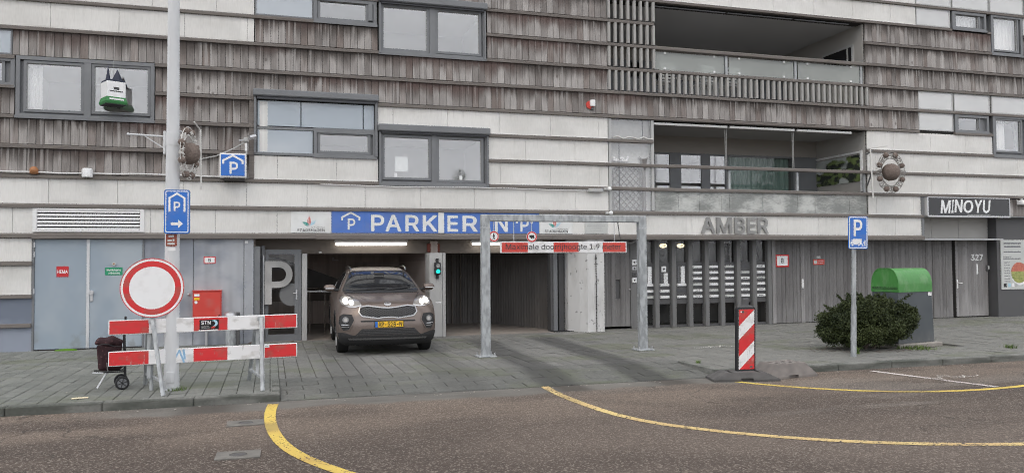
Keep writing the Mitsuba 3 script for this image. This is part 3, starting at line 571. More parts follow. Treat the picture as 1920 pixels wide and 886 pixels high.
obj('door_jamb', [rbx(6.30, 6.48, 0.55, 0.8, 0, 2.1), rbx(6.52, 6.66, 0.6, 0.95, 0, 2.1)], 'hall_box', G_)
obj('bay_dark', bx(6.6, 6.95, 0.7, 0.95, 0, 2.13), 'hall_box', G_)
obj('doormat', bx(6.25, 6.75, 0.22, 0.60, 0.0, 0.012), 'black', G_)
obj('pillar', [rbx(3.315, 3.60, 0.0, 0.5, 0, 1.83, 0.012), rbx(3.612, 3.68, 0.03, 0.5, 0, 1.83, 0.006)], 'pillar_paint', G_, label='pale grey pillar between the two garage lanes')
obj('pillar_notice', rbx(3.45, 3.57, -0.004, 0.0, 0.74, 0.77, 0.001), 'sign_white', G_)
obj('red_beacon_plate', rbx(3.38, 3.66, 0.56, 0.62, 1.86, 2.05, 0.01), 'brown_sign', G_)
obj('concrete_pillar', trimesh.creation.extrude_polygon(Polygon([(7.0, -0.03), (7.415, -0.03), (7.415, 0.62), (6.70, 0.75), (6.68, 0.40), (6.86, 0.12)]), 2.14, engine='earcut'), 'concrete_white', B, label='white painted concrete pillar right of the garage')
obj('conduit', [tube([(7.21, -0.045, 0), (7.21, -0.045, 1.2), (7.205, -0.045, 1.72)], 0.012, 6), cone((7.205, -0.045, 1.68), (7.205, -0.045, 1.80), 0.03, 0.004, 8)], 'hall_box', B)
obj('side_screen', [rbx(6.36, 6.46, 0.50, 0.58, 0, 2.1)], 'frame_grey', G_)
t = obj('lane_text', front(text('Openingstijden Parkeergarage', 0.055, 1.05), 2.28, 5.11, 1.60), 'frame_light', G_); obj('lane_text', front(text('van', 0.055), 2.9, 5.11, 1.50), 'frame_light', G_)
obj('wall_bracket', [bx(1.62, 1.66, 5.05, 5.19, 1.70, 1.80), bx(1.66, 1.78, 5.05, 5.1, 1.70, 1.73)], 'sign_white', G_)
obj('ceiling_sensor', rbx(1.0, 1.06, 0.54, 0.62, 1.84, 1.88), 'sign_white', G_)
for n_, (a, b) in enumerate(((1.35, 2.90), (4.40, 6.05))):
    k = thing('strip_light', ('long white strip light over the left garage lane', 'long white strip light over the right garage lane')[n_], 'strip light', 'strip lights under the garage lintel')
    obj('housing', rbx(a-0.02, b+0.02, 0.42, 0.56, 2.07, 2.134, 0.01), 'white_metal', k)
    tubem = rbx(a, b, 0.43, 0.55, 2.005, 2.07, 0.02)
    kk = obj('diffuser', tubem, 'sign_white', k); scene[kk]['emitter'] = {'type': 'area', 'radiance': C(1.1, 1.05, 0.96)}
# glass door with the big steel P
gd = obj('glass_door', [rbx(-0.33, -0.20, 0.05, 0.36, 0, 1.98), rbx(-0.18, -0.11, 0.28, 0.36, 0, 2.0)], 'frame_grey', B, label='glass door with a big steel letter P')
obj('door_frame', frame_bars(-0.10, 0.63, 0.0, 1.92, 0.06, 0.30, 0.36, 0.14, 0.10) + [bx(0.49, 0.57, 0.29, 0.36, 0.14, 1.82)], 'frame_grey', gd)
obj('pane', trimesh.Trimesh([[-0.04, 0.33, 0.14], [0.49, 0.33, 0.14], [0.49, 0.33, 1.82], [-0.04, 0.33, 1.82]], [[0, 1, 2], [0, 2, 3]], process=False), 'curtain_glass', gd)
bowl = sbox(0, 0.345, 0.285, 0.90).union(Point(0.285, 0.6225).buffer(0.2775, quad_segs=16)).difference(sbox(0.145, 0.475, 0.285, 0.765).union(Point(0.285, 0.62).buffer(0.145, quad_segs=16)))
bigp = sbox(0, 0, 0.145, 0.90).union(bowl)
obj('letter_p', front(ext(bigp, 0.02), -0.115, 0.24, 0.776), 'brushed_steel', gd)
obj('lock_disc', front(ext(Point(0.42, 0.97).buffer(0.235, quad_segs=16).intersection(sbox(0, 0, 0.49, 2)), 0.01), 0, 0.315), 'disc_grey', gd)
obj('handle', [cyl((0.53, 0.24, 1.0), (0.53, 0.30, 1.0), 0.012, 8), tube([(0.53, 0.24, 1.0), (0.46, 0.24, 1.0)], 0.012, 8), rbx(0.515, 0.545, 0.28, 0.292, 0.86, 1.08, 0.004)], 'steel', gd)
obj('light_edge', bx(-0.145, -0.125, 0.26, 0.30, 0.35, 1.80), 'louvre_metal', gd)
obj('end_post', rbx(0.64, 0.745, 0.25, 0.38, 0, 1.83, 0.006), 'pillar_paint', gd)
k = thing('handrail', 'white horizontal handrail inside the left garage lane', 'handrail')
obj('rail', cyl((0.76, 1.6, 0.985), (1.75, 1.75, 0.985), 0.022, 10), 'white_metal', k)
for x in (0.86, 1.2): obj('post', cyl((x, 1.62+0.15*(x-0.8), 0), (x, 1.62+0.15*(x-0.8), 0.97), 0.012, 8), 'garage_beige', k)

# ------------------------------------------------------------------ entrance hall with letterboxes, board walls
RY = 0.5
H_ = obj('entrance_hall', [bx(7.41, 19.36, 0.0, 0.56, 2.13, 2.17)], 'soffit_dark', B)
obj('back_wall', opening_room(8.5, 12.1, 0.02, 2.12, 0.58, 1.8), 'hall_dark', H_)
dk = obj('board_door', [bx(7.43, 7.55, RY, RY+0.06, 0.0, 2.13)], 'fin_wood', H_)
for i in range(6):
    a = 7.555+i*0.126; 
    if i == 3: obj('board', rbx(a, a+0.122, RY-0.02, RY+0.05, 1.18, 2.12, 0.004), 'grey_boards', dk); obj('board', rbx(a, a+0.122, RY-0.02, RY+0.05, 0.06, 0.72, 0.004), 'grey_boards', dk); obj('recess', bx(a, a+0.122, RY+0.03, RY+0.06, 0.7, 1.2), 'hall_box', dk)
    else: obj('board', rbx(a, a+0.122, RY-0.02, RY+0.05, 0.06, 2.12, 0.004), 'grey_boards', dk)
obj('lock', sphere((8.29, RY-0.03, 0.945), 0.024), 'steel', dk, smooth=True)
obj('lock_rail', rbx(8.315, 8.34, RY-0.04, RY, 0.06, 2.1, 0.003), 'fin_wood', dk)
obj('intercom_panel', rbx(8.345, 8.56, RY-0.01, RY+0.1, 0.0, 2.12, 0.004), 'fin_wood', H_)
for z0, z1, m_ in ((1.525, 1.66, 'sign_white'), (1.405, 1.495, 'steel'), (1.25, 1.36, 'hall_box'), (1.10, 1.225, 'sign_white')):
    ii = obj('intercom', rbx(8.36, 8.48, RY-0.045, RY-0.01, z0, z1, 0.008), m_, H_); obj('button', rbx(8.40, 8.44, RY-0.052, RY-0.045, (z0+z1)/2-0.02, (z0+z1)/2+0.02, 0.002), 'sign_grey_text', ii)
for x in (9.0, 9.46, 9.915, 10.37, 10.81, 11.27, 11.73, 12.17): obj('fin', rbx(x-0.056, x+0.056, 0.41, RY+0.08, 0.0, 2.13, 0.006), 'fin_wood', H_)
cols = [8.80, 9.235, 9.70, 10.14, 10.595, 11.04, 11.495, 11.95]
LB = obj('letterbox_wall', [bx(8.56, 12.1, RY, RY+0.06, 0.62, 1.56), bx(8.56, 12.1, RY-0.01, RY+0.05, 0.57, 0.62), bx(8.56, 12.1, RY-0.01, RY+0.05, 1.55, 1.58), bx(8.56, 12.1, RY-0.01, RY+0.05, 0.0, 0.06)], 'hall_box', H_)
for a, b in ((0.06, 0.57), (1.58, 2.13)):
    obj('window', trimesh.Trimesh([[8.56, RY+0.03, a], [12.1, RY+0.03, a], [12.1, RY+0.03, b], [8.56, RY+0.03, b]], [[0, 1, 2], [0, 2, 3]], process=False), 'curtain_glass', H_)
zs = [1.475, 1.33, 1.185, 1.04, 0.89, 0.745]
slot_open = {(3, 4), (3, 5), (6, 2), (6, 4), (7, 0), (7, 2), (7, 4), (7, 5)}
for ci, x in enumerate(cols):
    for ri, z in enumerate(zs):
        if ci < 3 and ri < 3: continue
        if (ci, ri) in ((6, 0), (2, 4)):
            obj('letterbox', rbx(x-0.13, x+0.13, RY-0.012, RY, z-0.02, z+0.02, 0.003), 'frame_dark', LB); continue
        l = obj('letterbox', rbx(x-0.13, x+0.13, RY-0.018, RY, z-0.036, z+0.026, 0.006), 'sign_white' if (ci*7+ri*3) % 5 else 'poster_paper', LB)
        obj('letterbox_seam', bx(x-0.15, x+0.15, RY-0.004, RY, z-0.072, z-0.066), 'black', LB)
        if (ci, ri) in slot_open: obj('letterbox_slot', rbx(x-0.07, x+0.07, RY-0.022, RY-0.018, z-0.016, z+0.0, 0.001), 'sign_grey_text', LB)
        else: obj('letterbox_slot', bx(x-0.12, x-0.10, RY-0.021, RY-0.018, z-0.012, z+0.004), 'frame_dark', LB)
for ci, (zt, zb) in ((0, (1.48, 1.065)), (1, (1.32, 1.07)), (2, (1.485, 1.065))):
    x = cols[ci]; bp = obj('bell_panel', rbx(x-0.02, x+0.085, RY-0.025, RY, zb, zt, 0.003), 'sign_white', LB)
    obj('bell_button', [bx(x-0.10, x-0.055, RY-0.014, RY, zb+i*(zt-zb)/9+0.008, zb+(i+1)*(zt-zb)/9-0.01) for i in range(9)], 'frame_grey', LB)
    obj('name_tag', [bx(x-0.01, x+0.075, RY-0.028, RY-0.025, zb+(i+1)*(zt-zb)/9-0.004, zb+(i+1)*(zt-zb)/9) for i in range(8)], 'frame_grey', bp)
ic = obj('intercom', rbx(9.15, 9.275, RY-0.03, RY, 1.35, 1.49, 0.006), 'sign_white', LB); obj('lens', rbx(9.19, 9.235, RY-0.034, RY-0.03, 1.40, 1.45, 0.003), 'black', ic)
obj('notice', rbx(11.06, 11.085, RY-0.03, RY-0.02, 1.58, 2.06, 0.002), 'fin_wood', H_); obj('door_rod', cyl((11.53, RY+0.01, 0.08), (11.53, RY+0.01, 0.56), 0.012, 8), 'white_metal', H_)
for q, x in enumerate((9.35, 9.83)):
    k = thing('hall_lamp', ('warm glowing hall lamp behind the glass nearer the height bar', 'warm glowing hall lamp behind the glass, second from the height bar')[q], 'lamp', 'lamps in the entrance hall')
    kk = obj('globe', sphere((x, 0.75, 1.97), 0.08, 2, (1, 1, 1)), 'sign_white', k); 
    m_ = sphere((0, 0, 0), 1.0, 2, (0.10, 0.06, 0.055)); m_.apply_translation((x, 0.75, 2.0)); scene[kk] = mikit.ply(m_, 'sign_white'); scene[kk]['emitter'] = {'type': 'area', 'radiance': C(0.5, 0.42, 0.26)}
    obj('wire_cage', [tube([(x+0.11*math.cos(a)*math.cos(b), 0.75+0.07*math.sin(a), 2.0+0.065*math.cos(a)*math.sin(b)) for a in np.linspace(-1.5, 1.5, 9)], 0.004, 5) for b in np.linspace(0, 2*math.pi, 9)[:-1]], 'black', k)
for x in (8.98, 11.3): obj('soffit_spot', rbx(x-0.06, x+0.06, 0.2, 0.3, 2.118, 2.13, 0.003), 'sign_white', H_)
# board wall to the right
BW = obj('board_wall', bx(12.08, 19.36, RY+0.035, RY+0.2, 0.0, 2.13), 'core_dark', B)
n = int((18.14-12.24)/0.112)
for i in range(n):
    a = 12.24+i*0.112; y = RY-0.008+rng.uniform(-0.006, 0.006)
    if i == 0: y -= 0.08
    if 8 <= i <= 8:
        obj('board', rbx(a+0.002, a+0.108, y-0.02, RY+0.04, 0.01, 2.13, 0.004), 'grey_boards_light', BW)
    else: obj('board', rbx(a+0.002, a+0.110, y, RY+0.04, 0.015, 2.13, 0.004), 'grey_boards_light' if i == 0 else 'grey_boards', BW)
obj('pull_handle', rbx(13.15, 13.20, RY-0.06, RY-0.015, 0.89, 1.125, 0.008), 'white_metal', BW)
dw = obj('house_door', bx(18.14, 18.16, RY-0.03, RY+0.04, 0, 2.13), 'core_dark', B, label='grey board door numbered 327')
for i in range(10):
    a = 18.165+i*0.115; obj('board', rbx(a, a+0.112, RY-0.012, RY+0.04, 0.03, 2.13, 0.004), 'grey_boards_light', dw)
obj('number', front(text('327', 0.165, 0.42, True, 0.01), 18.72, RY-0.012, 1.575), 'sign_white', dw)
obj('slot', rbx(18.90, 18.95, RY-0.03, RY-0.012, 1.19, 1.48, 0.004), 'sign_white', dw)
obj('handle', [rbx(18.20, 18.24, RY-0.03, RY-0.012, 0.80, 1.05, 0.004), tube([(18.22, RY-0.03, 0.96), (18.22, RY-0.08, 0.96), (18.33, RY-0.08, 0.95)], 0.014, 8)], 'white_metal', dw)
obj('keypad', [rbx(19.24, 19.32, RY-0.05, RY-0.01, 1.28, 1.44, 0.006)], 'hall_box', dw); obj('keypad_lid', rbx(19.275, 19.33, RY-0.06, RY-0.05, 1.32, 1.42, 0.006), 'frame_light', dw)
obj('recess_panel', [rbx(16.64, 17.36, RY-0.02, RY+0.1, 2.19, 2.80, 0.003), rbx(17.37, 18.30, RY-0.02, RY+0.1, 2.19, 2.80, 0.003), rbx(18.31, 19.34, RY-0.02, RY+0.1, 2.19, 2.80, 0.003)], 'balcony_wall', B)
obj('end_wall', bx(19.36, XR, 0.22, 0.6, 0, 2.8), 'hall_box', B)
obj('recess_ceiling', bx(16.6, XR, 0.0, 0.6, 2.76, 2.82), 'soffit_dark', B)
obj('fascia', [rbx(19.44, 20.3, -0.03, 0.05, zk(1)+0.03, zk(2)-0.06, 0.004), rbx(20.31, XR, -0.03, 0.05, zk(1)+0.03, zk(2)-0.06, 0.004)], 'wood_cladding', B)

# ------------------------------------------------------------------ balconies
BX0, BX1, BYB = 7.58, 14.86, 2.0
def balcony(z0, z1, upper, BYB):
    k = obj('balcony', [bx(BX0, BX1, 0.06, BYB, z0-0.1, z0), bx(BX1, BX1+0.05, 0.05, BYB+0.1, z0, z1), bx(BX0-0.05, BX0, 0.05, BYB+0.1, z0, z1)], 'balcony_wall', B)
    obj('soffit', bx(BX0, BX1, 0.05, BYB, z1, z1+0.08), 'soffit_dark' if upper else 'soffit', k)
    zt = z0+1.80
    xs = [BX0, 8.35, 9.15, 9.78, 10.22, 10.55, 11.17, 11.43, 11.91]
    obj('lintel', bx(BX0, BX1, BYB-0.02, BYB+0.1, zt, z1), 'balcony_beige', k)
    obj('door_frame', [bx(a, b, BYB-0.03, BYB+0.1, z0, zt) for a, b in ((BX0, 7.7), (8.35, 8.55), (9.15, 9.78), (10.22, 10.55), (11.17, 11.43), (11.91, 11.98), (14.08, BX1))] + [bx(BX0, BX1, BYB-0.025, BYB+0.09, zt-0.05, zt)], 'frame_grey', k)
    for a, b in ((7.7, 8.35), (8.55, 9.15), (9.78, 10.22), (10.55, 11.17), (11.43, 11.91), (11.98, 14.08)):
        obj('glass_door', trimesh.Trimesh([[a, BYB, z0], [b, BYB, z0], [b, BYB, zt-0.05], [a, BYB, zt-0.05]], [[0, 1, 2], [0, 2, 3]], process=False), 'curtain_glass' if a > (9.5 if upper else 11.95) else 'pane_glass', k)
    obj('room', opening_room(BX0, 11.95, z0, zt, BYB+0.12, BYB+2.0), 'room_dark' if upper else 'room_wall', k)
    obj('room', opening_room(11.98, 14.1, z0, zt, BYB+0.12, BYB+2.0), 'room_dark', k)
    xs = np.linspace(11.98, 14.08, 90); ys = BYB+0.2+0.03*np.sin(np.arange(90)*1.3)
    obj('curtain', trimesh.Trimesh([[x, y, zz] for zz in (z0, zt) for x, y in zip(xs, ys)], [[i, i+1, 91+i] for i in range(89)]+[[i, 91+i, 90+i] for i in range(89)], process=False), 'curtain_green' if not upper else 'soffit', k, smooth=True)
    if upper: obj('kick_panel', bx(BX0, BX1, BYB-0.05, BYB-0.031, z0, z0+0.62), 'frame_dark', k)  # added dark sheet standing in for the balcony shade behind the slats
    for a, b in ((8.76, 10.78), (10.85, 12.72), (12.80, 14.45)):
        obj('track', rbx(a, b, 0.04, 0.10, z1-0.085 if not upper else z1-0.06, z1-0.03 if not upper else z1-0.045, 0.004), 'white_metal' if not upper else 'frame_grey', k)
    return k
bl = balcony(2.72, 4.965, False, 2.0)
bu = balcony(5.56, 7.80, True, 3.5)
# lower balcony front
e = [8.76, 9.38, 9.95, 10.55, 10.78, 11.72, 12.74, 13.25, 14.30, 14.84]
for a, b in zip(e[:-1], e[1:]): obj('glass_panel', rbx(a+0.004, b-0.004, 0.0, 0.012, 2.795, 3.285, 0.002), 'patterned_glass', bl)
for x in (10.80, 12.76, 14.80): obj('post', rbx(x-0.03, x+0.03, 0.015, 0.07, 2.78, 3.84, 0.006), 'galvanised', bl)
for x in (10.76, 10.80, 12.70, 12.74): obj('rod', cyl((x, 0.13, 3.9), (x, 0.13, 4.93), 0.006, 6), 'frame_light', bl)
obj('jungle_panel', rbx(BX1-0.03, BX1, 0.22, 2.0, 3.68, 4.38, 0.004), 'jungle_print', bl, label='framed jungle leaf print on the balcony side wall')
obj('panel_border', [bx(BX1-0.04, BX1, 0.14, 0.20, 3.4, 4.48), bx(BX1-0.04, BX1, 0.14, 2.0, 4.42, 4.47)], 'sign_white', bl)
SG = obj('wind_screen', [rbx(7.575, 7.645, -0.02, 0.06, zk(1)+0.05, zk(5)-0.05, 0.006), rbx(8.67, 8.745, -0.02, 0.06, zk(1)+0.05, zk(5)-0.05, 0.006)], 'frame_light', B)
obj('blind', bx(7.64, 8.68, 0.10, 0.115, zk(1)+0.05, zk(5)-0.05), 'screen_glass', SG)
for (a, b, c, d_) in ((7.65, 8.45, 4.50, 4.96), (8.46, 8.67, 4.50, 4.96), (7.65, 7.84, 3.3, 4.41), (7.85, 8.67, 3.3, 4.41), (7.65, 7.84, 2.80, 3.28), (7.85, 8.67, 2.80, 3.28)):
    obj('glass_panel', trimesh.Trimesh([[a, 0.01, c], [b, 0.01, c], [b, 0.01, d_], [a, 0.01, d_]], [[0, 1, 2], [0, 2, 3]], process=False), 'clear_glass', SG)
    obj('panel_edge', bx(b, b+0.012, 0.0, 0.02, c, d_), 'frame_grey', SG)
k = thing('trellis', 'wooden lattice trellis with an arched top behind the balcony wind screen', 'trellis')
arch = sbox(7.70, 2.80, 8.42, 3.72).union(affinity.scale(Point(8.06, 3.72).buffer(0.36, quad_segs=12), 1, 0.6))
bars = []
for i in range(-12, 14):
    for s_ in (1, -1): bars.append(LineString([(8.06+i*0.155-2*s_, 3.25-2), (8.06+i*0.155+2*s_, 3.25+2)]).buffer(0.012, cap_style=2))
obj('lattice', front(ext(shapely.union_all(bars).intersection(arch).buffer(0), 0.012), 0, 0.06), 'lattice', k)
obj('frame', front(ext(arch.difference(arch.buffer(-0.028)), 0.02), 0, 0.07), 'lattice', k)
k = thing('potted_plant', 'tall dark flower vase standing beside the trellis', 'vase')
obj('vase', lathe([(0.02, 2.8), (0.05, 2.81), (0.05, 3.75), (0.085, 4.02), (0.09, 4.04), (0.0, 4.04)], (8.50, 0.06, 0), 14), 'lattice', k, smooth=40)
obj('foliage', [cone((8.50, 0.06, 4.0), (8.50+0.16*math.cos(a), 0.06, 4.06+0.05*math.sin(3*a)), 0.02, 0.003, 5) for a in np.linspace(0.1, 3.0, 7)], 'lattice', k)
obj('rope', tube([(7.68+0.13*i, -0.03, 4.525+0.03*math.sin(i*2.3)) for i in range(9)], 0.016, 6), 'scroll_white', SG, smooth=True, label='white rope lying on the rail')
k = thing('flower_box', 'white flower basket on the balcony rail left of the vase', 'flower basket')
obj('petals', [sphere((7.70+0.03*i+rng.uniform(-.02, .02), 0.03, 3.96+0.14*rng.random()), 0.03, 1) for i in range(14)], 'sign_white', k)
# upper balcony: slat screen, slat railing, glass railing
def slat(x, z0, z1, w=0.056, y0=-0.055, y1=0.005):
    m = bx(x-w/2, x+w/2, y0, y1, z0, z1); v = m.vertices.copy(); fr = v[:, 1] < 0; v[fr, 0] += 0.012; m.vertices = v; return m
SP = 0.1655
mat('slat_wood', lambda p, n, uv: mix((0.27, 0.265, 0.255), (0.43, 0.425, 0.41), fbm(p.x*60, p.z*3, p.y*30, 3)), 0.75, 0.25)
SS = obj('slat_screen', [bx(7.56, 8.74, 0.06, 0.09, zk(r)-0.05, zk(r)+0.05) for r in range(6, 11)], 'batten_wood', B)
for r in range(6, 11):
    for i in range(8): obj('slat', slat(7.60+i*SP-0.008, zk(r)+0.055-0.0, zk(r+1)-0.045), 'slat_wood', SS)
for r in range(7, 10): batten(r, 7.545, 8.76)
for i in range(37): obj('slat', slat(8.93+i*SP-0.008, zk(6)+0.055, zk(7)-0.045), 'slat_wood', bu)
batten(8, 8.74, 14.87, h=0.05)
for a, b in ((8.80, 10.70), (10.84, 12.70), (12.84, 14.72)):
    gp = obj('glass_panel', trimesh.Trimesh([[a, 0.03, zk(7)+0.06], [b, 0.03, zk(7)+0.06], [b, 0.03, zk(8)-0.075], [a, 0.03, zk(8)-0.075]], [[0, 1, 2], [0, 2, 3]], process=False), 'balcony_glass', bu)
    for x in (a+0.28, b-0.28):
        for z in (zk(7)+0.09, zk(8)-0.10): obj('clamp', rbx(x-0.025, x+0.025, 0.0, 0.05, z-0.025, z+0.025, 0.005), 'sign_white', gp)
for x in (10.77, 12.77, 14.78): obj('post', rbx(x-0.035, x+0.035, 0.02, 0.09, zk(6), zk(8), 0.006), 'galvanised', bu)
obj('side_window', frame_bars(0, 1.2, 6.62, 7.35, 0.06, -0.02, 0.02), 'frame_light', bu)
k_ = [k for k in scene if k.endswith('__side_window')][0]
m_ = cat(frame_bars(0, 1.25, 6.62, 7.35, 0.06, -0.02, 0.02) + [bx(0.2, 0.24, -0.02, 0.02, 6.68, 7.29)]); m_.apply_transform(trimesh.transformations.rotation_matrix(math.pi/2, [0, 0, 1])); m_.apply_translation([BX1-0.02, 0.38, 0]); scene[k_] = mikit.ply(m_, 'frame_light')
obj('side_pane', bx(BX1-0.02, BX1-0.005, 0.44, 1.58, 6.68, 7.29), 'black_gloss', k_)
k = thing('garden_table', 'pale patterned table and chairs behind the upper balcony slats', 'table')
obj('table_top', rbx(9.9, 11.0, 0.5, 1.1, 6.26, 6.30, 0.01), 'sign_white', k)
for x in (9.95, 10.95):
    for yy in (0.55, 1.0): obj('leg', bx(x-0.02, x+0.02, yy, yy+0.05, 5.56, 6.26), 'frame_light', k)
for q, x in enumerate((9.25, 10.35, 11.1)):
    k = thing('garden_chair', ('white slatted garden chair nearest the slat screen on the upper balcony', 'patterned garden chair behind the railing, middle of the three', 'patterned garden chair next to the railing post')[q], 'chair', 'chairs on the upper balcony')
    obj('seat', rbx(x-0.2, x+0.2, 0.25, 0.62, 5.98, 6.02, 0.01), 'sign_white', k)
    obj('backrest', [bx(x-0.2, x+0.2, 0.22, 0.25, 6.04+i*0.085, 6.09+i*0.085) for i in range(5)], 'sign_white', k)
    for sx in (-1, 1):
        for yy in (0.26, 0.6): obj('leg', cyl((x+sx*0.18, yy, 5.56), (x+sx*0.18, yy, 5.99), 0.015, 8), 'frame_light', k)

# ------------------------------------------------------------------ signs and fittings on the facade
def board(name, label, catg, x0, x1, z0, z1, y, m, d=0.02, part='board'):
    k = thing(name, label, catg); obj(part, rbx(x0, x1, y-d, y, z0, z1, 0.003), m, k); return k
def leaves(parent, cx, cz, s, y):
    def leaf(ang, L, w):
        t = np.linspace(0, 1, 14); a = [(x*L, w*math.sin(math.pi*x**0.8)*(1-0.25*x)) for x in t]; b = [(x*L, -w*math.sin(math.pi*x**0.8)*(1-0.25*x)) for x in t[::-1]]
        return affinity.rotate(Polygon(a+b).buffer(0), ang, origin=(0, 0))
    for ang, L, w, m in ((92, 0.21, 0.043, 'leaf_red'), (153, 0.17, 0.036, 'leaf_teal'), (38, 0.19, 0.036, 'leaf_sky')):
        lf = leaf(ang, L*s, w*s); vein = affinity.rotate(LineString([(0, 0), (0.5*L*s, 0.012*s), (0.95*L*s, 0)]).buffer(0.004*s), ang, origin=(0, 0))
        obj('logo_leaf', front(ext(lf.difference(vein), 0.003), cx, y, cz), m, parent)
for q, (x0, x1, z1, lab) in enumerate(((0.405, 1.222, 2.70, 'white shopping centre sign left of the blue banner'), (5.84, 6.64, 2.70, 'white shopping centre sign right of the blue banner, behind the height bar'))):
    k = board('shopping_centre_sign', lab, 'sign', x0, x1, 2.258, z1, -0.012, 'banner_white'); labels[k]['group'] = 'white signs beside the blue banner'
    leaves(k, x0+0.37, 2.41, 1.0, -0.033)
    obj('lettering', front(text('STADSHAGEN', 0.055, 0.56, True), x0+0.125, -0.032, 2.285), 'sign_grey_text', k)
    obj('lettering', front(text('winkelcentrum', 0.018, 0.27), x0+0.405, -0.032, 2.365), 'sign_grey_text', k)
k = board('parking_banner', 'long blue banner reading PARKEREN over the garage entrance', 'banner', 1.228, 5.83, 2.258, 2.715, -0.012, 'banner_blue')
obj('joint', [bx(x, x+0.006, -0.034, -0.031, 2.26, 2.713) for x in (1.92, 4.75)], 'sign_blue', k)
def roofp(parent, cx, cz, s, y, m, tall=False):
    """house roof over a letter P"""
    w = 0.5*s; t = 0.085*s
    if tall: pts = [(-w*0.8, -0.36*s), (-w*0.8, 0.42*s), (0, 0.68*s), (w*0.8, 0.42*s), (w*0.8, -0.36*s)]
    else: pts = [(-w, 0.16*s), (-w, 0.34*s), (0, 0.62*s), (w, 0.34*s), (w, 0.16*s)]
    obj('roof_symbol', front(ext(LineString(pts).buffer(t*0.62, cap_style=2, join_style=2), 0.003), cx, y, cz), m, parent)
    obj('letter_p', front(text('P', 0.62*s if not tall else 0.5*s, 0.44*s if not tall else 0.34*s, True), cx-0.17*s, y, cz-0.36*s if not tall else cz-0.30*s), m, parent)
roofp(k, 1.625, 2.465, 0.36, -0.032, 'banner_white')
for s_, x0, x1 in (('P', 2.05, 2.335), ('A', 2.355, 2.70), ('R', 2.785, 3.085), ('K', 3.165, 3.48), ('E', 3.71, 3.95), ('R', 4.05, 4.39), ('E', 4.45, 4.69), ('N', 4.79, 5.09)):
    obj('letter', front(text(s_, 0.335, x1-x0, True), x0, -0.032, 2.305), 'banner_white', k)
obj('letter', front(text("'P'", 0.30, 0.40, True), 5.28, -0.032, 2.31), 'banner_white', k)
obj('cover_strip', rbx(3.505, 3.635, -0.05, -0.03, 2.262, 2.712, 0.003), 'banner_white', k)
k = board('notice_board', 'small pale notice with parking rules behind the height bar', 'notice', 6.95, 7.52, 2.26, 2.66, -0.012, 'poster_paper')
for i, (a, w) in enumerate(((0.06, 0.45), (0.14, 0.30), (0.10, 0.36), (0.06, 0.44), (0.16, 0.26), (0.12, 0.32))): obj('text_line', bx(6.95+a, 6.95+a+w, -0.034, -0.032, 2.60-0.055*i, 2.615-0.055*i), 'frame_light', k)
k = thing('building_name', 'grey capital letters AMBER fixed to the white panels', 'lettering')
for s_, x0, x1 in (('A', 9.96, 10.34), ('M', 10.38, 10.80), ('B', 10.88, 11.17), ('E', 11.23, 11.47), ('R', 11.52, 11.83)): obj('letter', front(text(s_, 0.365, x1-x0, True, 0.05), x0, -0.012, 2.295), 'letter_grey', k)
k = thing('shop_sign', 'black box sign with white hand lettered shop name', 'shop sign')
obj('box', rbx(16.66, 19.41, -0.16, 0.02, zk(1)+0.0, zk(2)-0.065, 0.01), 'black_gloss', k)
obj('trim', [bx(16.64, 19.43, -0.175, -0.16, zk(1)-0.02, zk(1)+0.02), bx(16.64, 19.43, -0.175, -0.16, zk(2)-0.075, zk(2)-0.055), bx(16.62, 16.66, -0.17, 0.0, zk(1), zk(2)-0.06), bx(19.41, 19.44, -0.17, 0.0, zk(1), zk(2)-0.06)], 'steel', k)
xx = 17.06
for s_, w in (('M', 0.31), ('I', 0.07), ('N', 0.25), ('O', 0.32), ('Y', 0.26), ('U', 0.24)):
    t_ = text(s_, 0.33 if s_ != 'O' else 0.31, w, True, 0.01); sh = np.eye(4); sh[0, 1] = 0.10; t_.apply_transform(sh)
    obj('letter', front(t_, xx, -0.16, 2.845+0.012*((len(s_)*7+int(xx*10)) % 3)), 'sign_white', k); xx += w+0.042
obj('small_lettering', bx(17.95, 18.75, -0.163, -0.16, 2.800, 2.812), 'frame_light', k)
k = thing('poster', 'restaurant poster with a bowl of salmon and greens on the dark end wall', 'poster')
yp = 0.22
obj('board', rbx(19.47, 20.36, yp-0.03, yp, 0.76, 2.14, 0.004), 'poster_paper', k)
for i, (a, w, h) in enumerate(((0.10, 0.62, 0.045), (0.12, 0.58, 0.045), (0.10, 0.62, 0.03), (0.08, 0.28, 0.02), (0.08, 0.62, 0.03))): obj('text_line', bx(19.47+a, 19.47+a+w, yp-0.034, yp-0.03, (2.02, 1.93, 1.79, 1.66, 1.60)[i], (2.02, 1.93, 1.79, 1.66, 1.60)[i]+h), 'frame_grey', k)
for i in range(8): obj('text_line', bx(19.57, 19.57+0.20+0.05*((i*3) % 3), yp-0.034, yp-0.03, 1.50-0.075*i, 1.518-0.075*i), 'frame_grey', k)
bowlp = Point(20.10, 1.22).buffer(0.30, quad_segs=16)
obj('bowl', front(ext(affinity.translate(bowlp, 0.02, -0.04).intersection(sbox(19.5, 0.8, 20.34, 2)), 0.003), 0, yp-0.031), 'sign_white', k)
obj('greens', front(ext(affinity.scale(bowlp, 0.95, 0.95).intersection(sbox(19.5, 0.8, 20.34, 1.36)), 0.003), 0, yp-0.035), 'poster_greens', k)
obj('salmon', front(ext(affinity.scale(bowlp, 0.98, 0.98).intersection(sbox(19.5, 1.26, 20.34, 2)), 0.003), 0, yp-0.037), 'poster_salmon', k)
for i, (a, m_) in enumerate(((0.07, 'black'), (0.22, 'leaf_sky'), (0.35, 'sign_white'), (0.46, 'frame_light'))): obj('print', rbx(19.47+a, 19.47+a+0.10, yp-0.036, yp-0.03, 0.83, 0.93, 0.002), m_, k)
